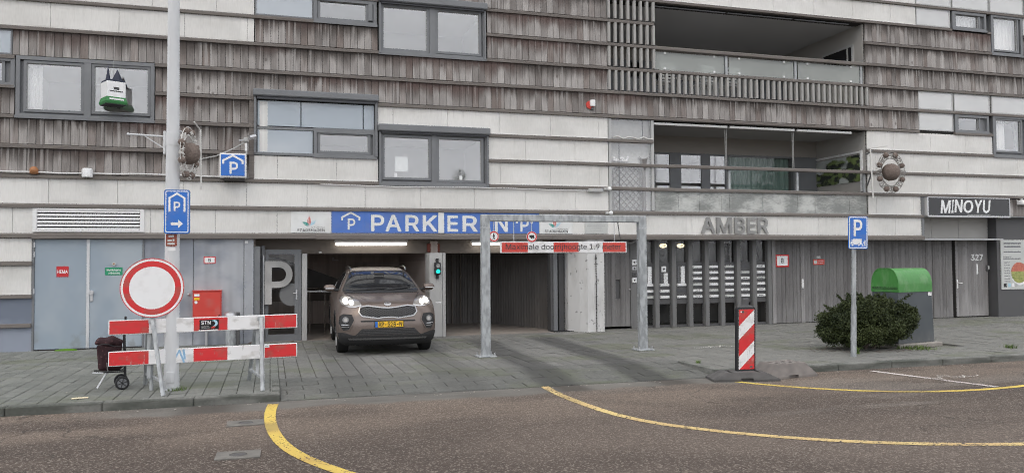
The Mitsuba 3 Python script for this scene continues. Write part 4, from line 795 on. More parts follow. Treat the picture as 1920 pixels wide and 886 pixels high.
k = thing('security_camera', 'white security camera at the right end of the facade', 'camera'); obj('body', rbx(19.82, 20.15, -0.22, -0.03, 3.10, 3.22, 0.02), 'sign_white', k); obj('bracket', rbx(19.95, 20.05, -0.06, 0.0, 3.18, 3.28, 0.01), 'frame_light', k)
k = thing('security_camera', 'grey flood lamp and camera on a stalk above the wall mounted parking sign', 'camera')
obj('junction_box', rbx(-0.53, -0.43, -0.24, -0.14, 4.09, 4.17, 0.012), 'frame_light', k); obj('lamp', [cyl((-0.41, -0.30, 4.16), (-0.30, -0.24, 4.20), 0.05, 14), rbx(-0.62, -0.53, -0.22, -0.18, 4.10, 4.13, 0.01)], 'steel', k)
obj('arm', [tube([(-0.48, -0.19, 4.10), (-0.70, -0.16, 3.96), (-1.05, -0.08, 3.80), (-1.4, -0.03, 3.72)], 0.012, 6), cyl((-0.47, -0.18, 4.1), (-0.47, -0.18, 3.84), 0.016, 8), cyl((-0.47, -0.18, 4.13), (-0.45, 0.02, 4.13), 0.02, 8)], 'frame_light', k)
obj('tag', rbx(-0.50, -0.455, -0.215, -0.2, 3.90, 4.06, 0.004), 'sign_white', k)
k = thing('wall_parking_sign', 'square blue parking garage light box on the wall', 'sign')
obj('box', rbx(-0.98, -0.47, -0.26, -0.06, 3.35, 3.84, 0.015), 'sign_white', k); obj('face', rbx(-0.95, -0.50, -0.272, -0.26, 3.385, 3.81, 0.004), 'sign_blue', k)
roofp(k, -0.725, 3.565, 0.37, -0.272, 'sign_white'); obj('bracket', rbx(-0.9, -0.5, -0.25, 0.0, 3.28, 3.345, 0.01), 'core_dark', k)
k = thing('alarm_box', 'small red and white alarm strobe on the planks', 'alarm'); obj('base', cyl((7.10, -0.02, 5.25), (7.10, -0.06, 5.25), 0.095, 18), 'cabinet_red', k); obj('box', rbx(7.09, 7.21, -0.12, -0.04, 5.21, 5.36, 0.012), 'sign_white', k); obj('spout', rbx(7.12, 7.18, -0.09, -0.04, 5.13, 5.19, 0.006), 'hall_box', k)
k = thing('wall_lamp', 'white cylindrical lamp on the cable left of the lamp post', 'lamp'); obj('body', lathe([(0, 3.31), (0.09, 3.31), (0.095, 3.33), (0.095, 3.45), (0.08, 3.475), (0, 3.475)], (-3.38, -0.14, 0), 22), 'sign_white', k, smooth=40); obj('bracket', rbx(-3.42, -3.34, -0.10, 0.0, 3.36, 3.42, 0.006), 'frame_light', k)
k = thing('orange_beacon', 'small orange beacon fixed above the batten at far left', 'beacon'); obj('dome', sphere((-4.30, -0.10, 3.42), 0.075, 2, (1, 1, 1)), 'orange', k, smooth=True); obj('base', rbx(-4.37, -4.23, -0.12, 0.0, 3.36, 3.40, 0.01), 'orange', k)
for q, (x, z, lab) in enumerate(((7.53, 3.30, 'white ball lamp at the end of the batten below the rail'), (7.56, 2.74, 'white ball lamp at the lower corner of the wind screen'))):
    k = thing('ball_lamp', lab, 'lamp', 'ball lamps beside the wind screen'); obj('ball', sphere((x, -0.13, z), 0.05, 2), 'sign_white', k, smooth=True); obj('base', cyl((x-0.12, -0.09, z-0.005), (x, -0.10, z-0.005), 0.03, 10), 'frame_light', k)
k = thing('insect_light', 'grey hanging tray bracket under the batten right of the large windows', 'bracket'); obj('tray', [rbx(7.02, 7.38, -0.13, -0.06, 3.22, 3.30, 0.01)], 'frame_light', k)
# notices at ground level
k = board('door_notice', 'square red shop notice on the left door leaf', 'notice', -3.925, -3.715, 1.395, 1.60, 0.018, 'sign_red', 0.006); obj('lettering', front(text('HEMA', 0.062, 0.18, True, 0.002), -3.91, 0.011, 1.465), 'sign_white', k)
k = board('door_notice', 'green emergency exit notice on the right door leaf', 'notice', -3.08, -2.77, 1.42, 1.57, 0.018, 'sign_green', 0.006)
obj('lettering', [front(text('Nooduitgang', 0.036, 0.25, True, 0.002), -3.05, 0.011, 1.505), front(text('vrijhouden', 0.036, 0.20, True, 0.002), -3.02, 0.011, 1.445)], 'sign_white', k)
k = thing('door_alarm', 'round white door alarm above the green notice', 'alarm'); obj('body', cyl((-2.92, -0.03, 1.64), (-2.92, 0.02, 1.64), 0.035, 16), 'poster_paper', k); obj('button', cyl((-2.92, -0.035, 1.64), (-2.92, -0.03, 1.64), 0.015, 10), 'orange', k)
k = board('fire_point_sign', 'small white sign with letter B on the steel wall', 'sign', -1.285, -1.06, 1.63, 1.775, 0.018, 'red_paint', 0.006); obj('face', rbx(-1.268, -1.077, 0.008, 0.012, 1.648, 1.757, 0.001), 'sign_white', k); obj('letter', front(text('B', 0.065, 0.045, True, 0.002), -1.195, 0.008, 1.67), 'sign_grey_text', k)
k = board('fire_point_sign', 'red framed white sign with letter B on the grey boards', 'sign', 12.38, 12.78, 1.445, 1.765, RY-0.022, 'red_paint', 0.012); obj('face', rbx(12.42, 12.74, RY-0.038, RY-0.034, 1.48, 1.73, 0.002), 'sign_white', k); obj('letter', front(text('B', 0.115, 0.075, True, 0.002), 12.545, RY-0.038, 1.55), 'sign_grey_text', k)
k = board('warning_sticker', 'small orange red sticker on the grey boards', 'sticker', 13.52, 13.87, 1.495, 1.635, RY-0.02, 'cabinet_red', 0.006); obj('text_line', [bx(13.66, 13.84, RY-0.028, RY-0.026, 1.585, 1.60), bx(13.66, 13.82, RY-0.028, RY-0.026, 1.535, 1.55)], 'poster_paper', k); obj('print', rbx(13.54, 13.64, RY-0.029, RY-0.026, 1.52, 1.61, 0.001), 'poster_paper', k)
k = board('small_label', 'tiny grey label above the orange red sticker', 'label', 13.63, 13.75, 1.66, 1.72, RY-0.02, 'frame_light', 0.006)
k = thing('fire_cabinet', 'red wall cabinet for a fire hose on the steel wall', 'cabinet'); obj('body', rbx(-1.475, -0.94, -0.12, 0.02, 0.42, 1.08, 0.006), 'cabinet_red', k); obj('door', rbx(-1.46, -0.955, -0.132, -0.12, 0.43, 1.055, 0.006), 'cabinet_red', k); obj('lid', rbx(-1.485, -0.93, -0.14, 0.02, 1.08, 1.10, 0.004), 'cabinet_red', k)
for z, m_, w in ((1.0, 'sign_white', 0.10), (0.93, 'plate_yellow', 0.10)): obj('sticker', rbx(-1.45, -1.45+w, -0.136, -0.132, z-0.02, z+0.03, 0.001), m_, k)
obj('sticker', cyl((-1.415, -0.136, 0.865), (-1.415, -0.13, 0.865), 0.03, 16), 'sign_white', k); obj('lock', cyl((-0.98, -0.14, 0.6), (-0.98, -0.13, 0.6), 0.014, 10), 'black', k); obj('stand', [cyl((-1.22, -0.05, 0), (-1.22, -0.05, 0.44), 0.03, 10)], 'steel', k)
k = thing('ash_bin', 'grey metal ash bin post against the steel wall behind the barrier', 'bin'); obj('body', lathe([(0, 0), (0.10, 0), (0.10, 0.60), (0, 0.60)], (-0.75, -0.30, 0), 20), 'galvanised', k, smooth=40); obj('cap', lathe([(0.0, 0.60), (0.125, 0.60), (0.115, 0.65), (0.07, 0.685), (0, 0.69)], (-0.75, -0.30, 0), 20), 'steel', k, smooth=40); obj('side_bin', rbx(-0.655, -0.58, -0.34, -0.26, 0.0, 0.66, 0.01), 'hall_box', k)
# traffic light
k = thing('traffic_light', 'small traffic light showing green on the grey pillar', 'traffic light')
obj('housing', rbx(3.415, 3.545, -0.12, 0.0, 1.36, 1.62, 0.012), 'black', k); obj('bracket', [rbx(3.45, 3.51, -0.06, 0.0, 1.62, 1.71, 0.006), rbx(3.45, 3.51, -0.06, 0.0, 1.27, 1.36, 0.006)], 'black', k)
obj('lens', cyl((3.48, -0.13, 1.555), (3.48, -0.12, 1.555), 0.046, 18), 'ball_lens', k)
kk = obj('lens', cyl((3.48, -0.13, 1.43), (3.48, -0.12, 1.43), 0.048, 18), 'black', k, label='lit green lens'); scene[kk]['emitter'] = {'type': 'area', 'radiance': C(0.0, 0.27, 0.235)}
for z in (1.555, 1.43): obj('visor', tube([(3.48+0.055*math.cos(a), -0.15, z+0.055*math.sin(a)) for a in np.linspace(0.2, 2.94, 12)], 0.008, 6), 'black', k)

# ------------------------------------------------------------------ height bar
PY = -3.9
k = thing('height_bar', 'galvanised steel height limit portal over the driveway', 'height bar')
for x in (3.535, 6.49):
    p_ = obj('post', rbx(x-0.075, x+0.075, PY-0.06, PY+0.06, 0.0, 2.43, 0.01), 'galvanised', k)
    obj('base_plate', rbx(x-0.16, x+0.16, PY-0.15, PY+0.15, 0.0, 0.022, 0.004), 'galvanised', p_)
    obj('bolt', [cyl((x+a*0.125, PY+b*0.115, 0.02), (x+a*0.125, PY+b*0.115, 0.075), 0.014, 6) for a in (-1, 1) for b in (-1, 1)], 'steel', p_)
    obj('joint_sleeve', rbx(x-0.079, x+0.079, PY-0.064, PY+0.064, 2.20, 2.212, 0.002), 'steel', p_)
obj('beam', rbx(3.605, 6.42, PY-0.058, PY+0.058, 2.315, 2.432, 0.01), 'galvanised', k)
h = thing('height_limit_board', 'hanging red and white board reading Maximale doorrijhoogte 1.9 meter', 'sign')
HX0, HX1, HZ0, HZ1 = 3.80, 6.19, 1.765, 1.965
obj('board', rbx(HX0, HX1, PY-0.012, PY+0.012, HZ0, HZ1, 0.01), 'white_reflective', h)
for f0, f1 in ((0.012, 0.21), (0.41, 0.607), (0.803, 0.99)): obj('red_field', rbx(HX0+(HX1-HX0)*f0, HX0+(HX1-HX0)*f1, PY-0.015, PY-0.012, HZ0+0.016, HZ1-0.016, 0.001), 'cabinet_red', h)
tm = front(text('Maximale doorrijhoogte 1.9 meter', 0.092, 2.17), HX0+0.10, PY-0.015, HZ0+0.066); obj('lettering', tm, 'sign_grey_text', h)
obj('hanger', [cyl((x, PY, HZ1), (x, PY, 2.32), 0.007, 6) for x in (4.05, 5.95)], 'steel', h)
obj('cable', tube([(6.02, PY, 2.32), (6.05, PY, 2.1), (6.1, PY+0.05, 1.98), (6.3, PY+0.05, 1.93), (6.42, PY, 2.0)], 0.009, 6), 'hall_box', k, smooth=True)
def disc_sign(cx, cz, y, r, parent, ring='red_paint'):
    obj('disc', cyl((cx, y, cz), (cx, y+0.012, cz), r, 36), 'sign_white', parent)
    obj('red_ring', front(ext(Point(0, 0).buffer(r*0.96, quad_segs=24).difference(Point(0, 0).buffer(r*0.74, quad_segs=24)), 0.002), cx, y, cz), ring, parent)
k = thing('no_pedestrians_sign', 'round no pedestrians sign hanging beside the left post of the height bar', 'sign'); sx, sz = 3.685, 2.055
disc_sign(sx, sz, PY-0.02, 0.092, k)
man = shapely.union_all([Point(0, 0.045).buffer(0.010), LineString([(0, 0.03), (0, -0.005)]).buffer(0.011), LineString([(0, -0.005), (-0.016, -0.05)]).buffer(0.006), LineString([(0, -0.005), (0.016, -0.048)]).buffer(0.006), LineString([(0, 0.025), (-0.02, 0.0)]).buffer(0.005), LineString([(0, 0.025), (0.02, 0.003)]).buffer(0.005)])
obj('figure', front(ext(man, 0.002), sx, PY-0.02, sz), 'black', k); obj('hanger', cyl((sx, PY, sz+0.08), (sx, PY, 2.32), 0.006, 6), 'steel', k)
k = thing('no_trailers_sign', 'round no trailers sign hanging under the beam of the height bar', 'sign'); sx, sz = 4.375, 2.05
disc_sign(sx, sz, PY-0.02, 0.095, k)
obj('figure', front(ext(shapely.union_all([sbox(-0.045, -0.015, 0.045, 0.03), LineString([(0.03, -0.02), (0.065, -0.02)]).buffer(0.004), Point(-0.01, -0.022).buffer(0.012), Point(0.02, -0.022).buffer(0.012)]), 0.002), sx, PY-0.02, sz), 'black', k); obj('hanger', cyl((sx, PY, sz+0.08), (sx, PY, 2.32), 0.006, 6), 'steel', k)

# ------------------------------------------------------------------ lamp post and its signs
LX, LY = -1.215, -6.03
k = thing('lamp_post', 'tall pale grey street lamp post behind the barrier', 'lamp post')
obj('pole', lathe([(0, 0), (0.098, 0), (0.098, 0.16), (0.092, 0.2), (0.088, 2.2), (0.083, 3.14)], (LX, LY, 0), 28), 'pole_grey', k, smooth=40)
obj('sleeve', lathe([(0.083, 3.14), (0.088, 3.142), (0.088, 3.31), (0.080, 3.315)], (LX, LY, 0), 28), 'pole_grey', k, smooth=40)
obj('upper_pole', lathe([(0.080, 3.31), (0.055, 8.2), (0, 8.2)], (LX, LY, 0), 24), 'pole_grey', k, smooth=40)
obj('lamp_head', [rbx(LX-0.12, LX+0.12, LY-0.95, LY-0.15, 8.15, 8.3, 0.03), cyl((LX, LY-0.3, 8.2), (LX, LY, 8.2), 0.05, 10)], 'pole_grey', k)
obj('hatch', rbx(LX-0.05, LX+0.05, LY-0.105, LY-0.09, 0.10, 0.24, 0.006), 'pole_grey', k)
obj('bracket_arm', [cyl((LX-0.52, LY, 3.275), (LX-0.08, LY, 3.26), 0.013, 8), cyl((LX-0.34, LY, 3.26), (LX-0.08, LY, 3.09), 0.008, 6), rbx(LX-0.115, LX-0.083, LY-0.03, LY+0.03, 3.03, 3.33, 0.006)], 'pole_grey', k)
obj('cap_end', sphere((LX-0.53, LY, 3.275), 0.02, 1), 'pole_grey', k)
obj('sticker', front(ext(rrect(0, 0.10, 0, 0.045, 0.01), 0.002), LX-0.05, LY-0.09, 1.78), 'sign_white', k)
k = thing('parking_direction_sign', 'upright blue parking garage sign with arrow on the lamp post', 'sign')
a, b, c, d_ = -1.298, -0.995, 2.0, 2.56; Y = LY-0.13
obj('plate', front(ext(rrect(0, b-a, 0, d_-c, 0.03), 0.014), a, Y, c), 'sign_blue', k)
obj('border', front(ext(rrect(0.014, b-a-0.014, 0.014, d_-c-0.014, 0.02).difference(rrect(0.024, b-a-0.024, 0.024, d_-c-0.024, 0.015)), 0.002), a, Y-0.014, c), 'sign_white', k)
roofp(k, (a+b)/2, c+0.36, 0.225, Y-0.014, 'sign_white', tall=True)
arrow = Polygon([(0, -0.018), (0.085, -0.018), (0.085, -0.055), (0.145, 0), (0.085, 0.055), (0.085, 0.018), (0, 0.018)]); obj('arrow', front(ext(arrow, 0.002), a+0.08, Y-0.014, c+0.125), 'sign_white', k)
obj('clamp', rbx(LX-0.10, LX+0.10, LY-0.11, LY-0.06, 2.2, 2.25, 0.006), 'steel', k); obj('edge', front(ext(rrect(-0.004, b-a+0.004, -0.004, d_-c+0.004, 0.032), 0.012), a, Y+0.012, c), 'frame_grey', k)
k = thing('small_brown_plate', 'small brown plate on the lamp post under the blue sign', 'plate'); obj('plate', front(ext(rrect(0, 0.13, 0, 0.155, 0.01), 0.008), LX-0.065, LY-0.092, 1.84), 'brown_sign', k); obj('print', [front(ext(sbox(0.03, 0.115, 0.095, 0.14), 0.002), LX-0.065, LY-0.1, 1.84), front(ext(sbox(0.02, 0.06, 0.07, 0.085), 0.002), LX-0.065, LY-0.1, 1.84), front(ext(sbox(0.08, 0.06, 0.10, 0.095), 0.002), LX-0.065, LY-0.1, 1.84), front(ext(sbox(0.02, 0.02, 0.105, 0.045), 0.002), LX-0.065, LY-0.1, 1.84)], 'poster_paper', k)

# ornaments of wicker balls in a wreath of scrolls
def ornament(cx, cy, cz, s, rz, lab, rod_side):
    k = thing('wicker_ornament', lab, 'ornament', 'wicker ball street ornaments')
    R_ = trimesh.transformations.rotation_matrix(rz, [0, 0, 1])
    def put(m):
        m = m.copy(); m.apply_scale(s); m.apply_transform(R_); m.apply_translation([cx, cy, cz]); return m
    def ball(x, z, r, sub=3):
        m = trimesh.creation.icosphere(subdivisions=sub, radius=r); v = m.vertices; d = meshkit.fbm(v*60+x*9, 2); m.vertices = v*(1+0.16*(d[:, None]-0.5)); m.apply_translation([x, 0, z]); return m
    obj('centre_ball', put(ball(0, 0, 0.205)), 'wicker', k, smooth=True)
    for i in range(8):
        a = math.radians(22.5+45*i); x, z = 0.37*math.cos(a)*0.95, 0.37*math.sin(a)*1.18
        obj('small_ball', put(ball(x, z, 0.068, 2)), 'wicker', k, smooth=True)
    ring = []
    for i in range(16):
        a = 2*math.pi*i/16
        for q in (1, -1):
            pts = [(( 0.29+0.11*u+0.02*math.sin(9*u))*math.cos(a+q*0.35*u*(1-u)*4*0.4)*0.95, 0.05*math.sin(5*u+i), (0.29+0.11*u)*math.sin(a+q*0.35*u*(1-u)*4*0.4)*1.2) for u in np.linspace(0, 1, 9)]
            ring.append(tube(pts, 0.010, 5))
        t = np.linspace(0, 1.6*math.pi, 14); rr = 0.05*(1-t/9)
        ring.append(tube(np.stack([0.36*math.cos(a)*0.95+rr*np.cos(t+a), 0.05*np.sin(t), 0.36*math.sin(a)*1.18+rr*np.sin(t+a)], 1), 0.010, 5))
    obj('scrollwork', put(cat(ring)), 'scroll_grey' if rod_side < 0 else 'scroll_white', k)
    th = np.linspace(0, 2*math.pi, 60); obj('ring', put(cat(tube(np.stack([0.29*np.cos(th)*0.95, 0*th, 0.29*np.sin(th)*1.15], 1), 0.014, 6), tube(np.stack([0.43*np.cos(th)*0.95, 0*th, 0.43*np.sin(th)*1.15], 1), 0.007, 6))), 'scroll_grey' if rod_side < 0 else 'scroll_white', k)
    lv = []
    for i in range(8):
        a = math.radians(45*i); x, z = 0.43*math.cos(a)*0.95, 0.43*math.sin(a)*1.2
        m = trimesh.creation.icosphere(subdivisions=1, radius=0.05); m.apply_scale([1.4, 0.2, 0.45]); m.apply_transform(trimesh.transformations.rotation_matrix(-a-0.5, [0, 1, 0])); m.apply_translation([x, 0, z]); lv.append(m)
    obj('leaf', lv, 'wicker', k)
    xr = rod_side*0.58
    obj('rod', put(cat(cyl((xr, 0, 0.55), (xr+0.05, 0, -0.62), 0.018, 8), cyl((xr, 0, 0.05), (xr*0.55, 0, 0.03), 0.012, 8), cyl((xr-0.06, 0, 0.55), (xr+0.45*(-rod_side), -0.05, 0.62), 0.014, 8))), 'scroll_white', k)
    return k
k = ornament(15.06, -0.62, 3.825, 1.06, 0.0, 'ring of dark wicker balls facing the street at the balcony corner', -1)
obj('wall_bracket', cyl((14.50, -0.62, 4.36), (14.88, -0.0, 4.36), 0.02, 8), 'frame_grey', k); obj('brace', cyl((14.50, -0.62, 3.85), (14.87, 0.0, 3.55), 0.02, 8), 'frame_grey', k)
k = ornament(-1.03, -5.95, 3.06, 0.70, math.radians(74), 'wicker ball ornament seen edge on beside the lamp post', 1)
obj('upper_arm', cyl((LX, LY, 3.35), (-1.02, -5.7, 3.36), 0.014, 8), 'pole_grey', k); obj('lower_arm', cyl((LX, LY, 2.95), (-1.0, -5.75, 2.95), 0.012, 8), 'pole_grey', k)

# ------------------------------------------------------------------ road works barrier with its round sign
BY = -6.08
k = thing('road_barrier', 'red and white two plank road barrier on galvanised trestles in front of the lamp post', 'barrier')
PX0, PX1 = -1.945, 0.345
def bar_plank(zl, zr):
    def shear(m):
        m = m.copy(); v = m.vertices.copy(); v[:, 2] += (zr-zl)*(v[:, 0]-PX0)/(PX1-PX0); m.vertices = v; return m
    p_ = obj('plank', shear(rbx(PX0, PX1, BY-0.015, BY+0.015, zl, zl+0.185, 0.006)), 'white_reflective', k)
    for f0, f1 in ((0.004, 0.206), (0.435, 0.618), (0.818, 0.996)): obj('red_field', shear(rbx(PX0+(PX1-PX0)*f0+0.004, PX0+(PX1-PX0)*f1-0.004, BY-0.018, BY-0.015, zl+0.010, zl+0.175, 0.001)), 'red_reflective', p_)
    return p_, shear
p1, sh1 = bar_plank(0.725, 0.752); p2, sh2 = bar_plank(0.333, 0.366)
obj('sticker', sh1(rbx(-0.875, -0.64, BY-0.021, BY-0.018, 0.748, 0.875, 0.001)), 'black_gloss', p1)
obj('sticker_lettering', sh1(front(text('STN', 0.045, 0.115, True, 0.001), -0.855, BY-0.021, 0.815)), 'sign_white', p1)
obj('sticker_lettering', [sh1(bx(-0.855, -0.76, BY-0.0225, BY-0.021, 0.786, 0.792)), sh1(bx(-0.855, -0.745, BY-0.0225, BY-0.021, 0.768, 0.774))], 'frame_light', p1)
obj('sticker_emblem', sh1(front(ext(Point(0, 0).buffer(0.042).difference(Point(-0.022, -0.004).buffer(0.032)), 0.001), -0.695, BY-0.021, 0.828)), 'leaf_sky', p1)
obj('sticker_emblem', sh1(front(ext(Polygon([(0, 0), (0.05, 0.02), (0.05, -0.01), (0.01, -0.018)]), 0.001), -0.735, BY-0.021, 0.778)), 'cabinet_red', p1)
obj('sticker', sh1(rbx(-0.885, -0.65, BY-0.021, BY-0.018, 0.733, 0.746, 0.001)), 'sign_white', p1)
obj('sticker', sh2(rbx(-0.075, -0.01, BY-0.021, BY-0.018, 0.475, 0.51, 0.001)), 'sign_white', p2); obj('sticker_lettering', sh2(bx(-0.06, -0.025, BY-0.0225, BY-0.021, 0.488, 0.494)), 'sign_grey_text', p2)
gr = shapely.union_all([LineString([(0, 0), (0.075, 0.15)]).buffer(0.009), LineString([(0.075, 0.15), (0.13, 0.0)]).buffer(0.011), LineString([(0.125, 0.15), (0.14, 0.045)]).buffer(0.013)])
obj('paint_scrawl', sh2(front(ext(gr, 0.001), -1.19, BY-0.0155, 0.345)), 'spray_blue', p2)
def beam(a, b, w=0.04):
    a, b = np.array(a, float), np.array(b, float); m = rbx(-w/2, w/2, -w/2, w/2, 0, np.linalg.norm(b-a), 0.004)
    m.apply_transform(trimesh.geometry.align_vectors([0, 0, 1], (b-a)/np.linalg.norm(b-a))); m.apply_translation(a); return m
def trestle(x, xf):
    obj('leg', beam((x, BY-0.05, 0.90), (xf, BY-0.46, 0.0), 0.042), 'galvanised', k)
    obj('leg', beam((x-0.06, BY+0.04, 0.90), (x-0.17, BY+0.62, 0.0), 0.042), 'galvanised', k)
    obj('upright', beam((x-0.05, BY+0.045, 0.16), (x-0.05, BY+0.045, 0.90), 0.045), 'galvanised', k)
    obj('cross_brace', beam((x-0.15, BY+0.52, 0.16), (xf-0.01, BY-0.38, 0.16), 0.035), 'galvanised', k)
    obj('clamp', rbx(x-0.05, x+0.03, BY-0.035, BY-0.018, 0.86, 0.915, 0.004), 'galvanised', k)
trestle(-1.43, -1.25); trestle(-0.11, -0.09)
k = thing('no_entry_sign', 'large round white sign with red rim standing behind the barrier', 'sign')
cx, cz, r = -1.437, 1.312, 0.372; y = BY-0.045
obj('disc', cyl((cx, y, cz), (cx, y+0.02, cz), r, 56), 'sign_white', k)
obj('red_ring', front(ext(Point(0, 0).buffer(r*0.915, quad_segs=24).difference(Point(0, 0).buffer(r*0.725, quad_segs=24)), 0.002), cx, y, cz), 'red_reflective', k)
obj('rim', front(ext(Point(0, 0).buffer(r*1.012, quad_segs=24).difference(Point(0, 0).buffer(r*0.985, quad_segs=24)), 0.022), cx, y+0.02, cz), 'red_reflective', k)
obj('support_tube', cyl((cx-0.02, BY+0.09, 0.0), (cx-0.02, BY+0.09, 1.5), 0.024, 12), 'galvanised', k)
obj('clamp', rbx(cx-0.05, cx+0.05, y+0.02, BY+0.1, 1.27, 1.32, 0.004), 'galvanised', k)

# ------------------------------------------------------------------ shopping trolley
k = thing('shopping_trolley', 'burgundy wheeled shopping trolley standing left of the barrier', 'shopping trolley')
tx, ty = -1.975, -5.68
def yrot(m, a, c):
    m.apply_transform(trimesh.transformations.rotation_matrix(a, [0, 0, 1], point=c)); return m
tc = (tx, ty, 0); ta = math.radians(12)
bag = rbx(tx-0.155, tx+0.13, ty-0.14, ty+0.14, 0.245, 0.60, 0.045)
bag = bag.subdivide().subdivide().subdivide(); v = bag.vertices.copy(); v += (meshkit.fbm(v*9, 3, 5)[:, None]-0.5)*0.035*np.sign(v-np.array([tx, ty, 0.42])); v[:, 0] -= 0.05*(v[:, 2]-0.3); bag.vertices = v
obj('bag', yrot(bag, ta, tc), 'bag_fabric', k, smooth=50)
flap = trimesh.creation.icosphere(subdivisions=3, radius=1.0); flap.apply_scale([0.165, 0.15, 0.075]); v = flap.vertices.copy(); v[:, 2] = np.maximum(v[:, 2], -0.035)+0.012*np.sin(v[:, 0]*40); flap.vertices = v; flap.apply_translation([tx-0.03, ty, 0.605]); obj('flap', yrot(flap, ta, tc), 'bag_fabric', k, smooth=50)
obj('trim', [yrot(tube([(tx-0.17+0.045*i, ty-0.148, 0.575+0.02*math.sin(i*0.9)) for i in range(7)], 0.006, 5), ta, tc)], 'black', k)
obj('frame', [yrot(cyl((tx+0.16, ty+s_*0.11, 0.16), (tx+0.145, ty+s_*0.11, 0.74), 0.011, 8), ta, tc) for s_ in (-1, 1)] + [yrot(cyl((tx-0.2, ty+s_*0.10, 0.235), (tx+0.17, ty+s_*0.10, 0.225), 0.010, 8), ta, tc) for s_ in (-1, 1)], 'black', k)
obj('handle', [yrot(tube([(tx+0.145, ty-0.11, 0.735), (tx+0.20, ty-0.11, 0.79), (tx+0.20, ty+0.11, 0.79), (tx+0.145, ty+0.11, 0.735)], 0.014, 8), ta, tc), yrot(cyl((tx+0.16, ty, 0.74), (tx+0.16, ty, 0.93), 0.014, 8), ta, tc)], 'black', k)
for s_ in (-1, 1):
    obj('stand_leg', yrot(tube([(tx-0.03, ty+s_*0.05, 0.235), (tx-0.07, ty+s_*0.05, 0.19), (tx-0.165, ty+s_*0.05, 0.02)], 0.007, 8), ta, tc), 'steel', k)
    wh = obj('wheel', yrot(cyl((tx+0.12, ty+s_*0.15-0.012, 0.085), (tx+0.12, ty+s_*0.15+0.012, 0.085), 0.06, 24), ta, tc), 'frame_grey', k)
    obj('tyre', yrot((lambda m: (m.apply_transform(trimesh.transformations.rotation_matrix(math.pi/2, [1, 0, 0])), m.apply_translation((tx+0.12, ty+s_*0.15, 0.085)), m)[2])(trimesh.creation.torus(0.07, 0.015, 28, 10)), ta, tc), 'black', wh, smooth=True)
    obj('spoke', [yrot(cyl((tx+0.12, ty+s_*0.15-0.016, 0.085), (tx+0.12+0.06*math.cos(a), ty+s_*0.15-0.016, 0.085+0.06*math.sin(a)), 0.005, 5), ta, tc) for a in np.arange(6)*math.pi/3+0.3], 'black', wh)
obj('bar', [yrot(cyl((tx-0.22, ty-0.16, 0.24), (tx-0.10, ty-0.155, 0.23), 0.007, 6), ta, tc), yrot(cyl((tx-0.05, ty-0.155, 0.25), (tx-0.06, ty-0.155, 0.36), 0.007, 6), ta, tc)], 'chrome', k)
obj('axle', yrot(cyl((tx+0.12, ty-0.15, 0.085), (tx+0.12, ty+0.15, 0.085), 0.009, 8), ta, tc), 'black', k)

# ------------------------------------------------------------------ striped marker board on rubber feet
def rubber_foot(name, lab, cx, cy, rz, L, W_, h, m, holes):
    k = thing(name, lab, 'rubber foot')
    base = trimesh.convex.convex_hull(np.array([[sx*L/2, sy*W_/2, 0] for sx in (-1, 1) for sy in (-1, 1)]+[[sx*L/2, sy*W_/2, 0.03] for sx in (-1, 1) for sy in (-1, 1)]+[[sx*L*0.30, sy*W_*0.36, h] for sx in (-1, 1) for sy in (-1, 1)]))
    import manifold3d as m3
    def man(t): return m3.Manifold(m3.Mesh(np.asarray(t.vertices, np.float32), np.asarray(t.faces, np.uint32)))
    b = man(base)
    for (hx, hy, hw, hl) in holes: b = b - man(bx(hx-hw, hx+hw, hy-hl, hy+hl, h-0.055, h+0.05))
    b = b - man(bx(-0.09, 0.09, -W_/2-0.1, -W_/2+0.05, -0.01, 0.045))
    q = b.to_mesh(); t = trimesh.Trimesh(q.vert_properties[:, :3], q.tri_verts)
    t.apply_transform(trimesh.transformations.rotation_matrix(rz, [0, 0, 1])); t.apply_translation([cx, cy, -0.098]); obj('body', t, m, k); return k
k1 = rubber_foot('rubber_foot', 'dark rubber foot under the striped marker board', 6.48, -7.12, math.radians(-14), 0.95, 0.42, 0.12, 'rubber', [(-0.20, 0, 0.025, 0.12), (0.20, 0.0, 0.022, 0.13), (0.29, 0.0, 0.015, 0.12)])
k2 = rubber_foot('rubber_foot', 'dusty rubber foot with square holes right of the marker board', 7.22, -7.02, math.radians(8), 0.90, 0.46, 0.21, 'rubber_dusty', [(-0.19+0.125*i, -0.085+0.14*j, 0.036, 0.042) for i in range(4) for j in range(2)])
k = thing('marker_board', 'tall red and white striped marker board with black edge at the kerb', 'marker board')
mx, my = 6.55, -7.08; w, h0, h1 = 0.30, 0.015, 0.93
lean = 0.022
def leanm(m):
    m = m.copy(); v = m.vertices.copy(); v[:, 0] += lean*v[:, 2]; m.vertices = v; return m
obj('frame', leanm(front(ext(rrect(-w/2, w/2, h0, h1, 0.03), 0.06), mx, my+0.03, 0)), 'black', k)
obj('cap', [leanm(rbx(mx-0.05, mx+0.05, my-0.02, my+0.03, h1, h1+0.13, 0.012)), leanm(trimesh.convex.convex_hull(np.array([[mx-0.13, my-0.03, h1], [mx+0.13, my-0.03, h1], [mx+0.13, my+0.03, h1], [mx-0.13, my+0.03, h1], [mx-0.05, my-0.02, h1+0.04], [mx+0.05, my+0.02, h1+0.04]])))], 'hall_box', k)
face = sbox(-w/2+0.024, h0+0.03, w/2-0.024, h1-0.03)
obj('face', leanm(front(ext(face, 0.004), mx, my-0.03, 0)), 'white_reflective', k)
for zc in (h1-0.03, h1-0.47, h1-0.90):
    st = Polygon([(-w, zc-0.27-0.12), (w, zc+0.27-0.12), (w, zc+0.27+0.12), (-w, zc-0.27+0.12)]).intersection(face)
    obj('red_stripe', leanm(front(ext(st, 0.002), mx, my-0.034, 0)), 'red_reflective', k)
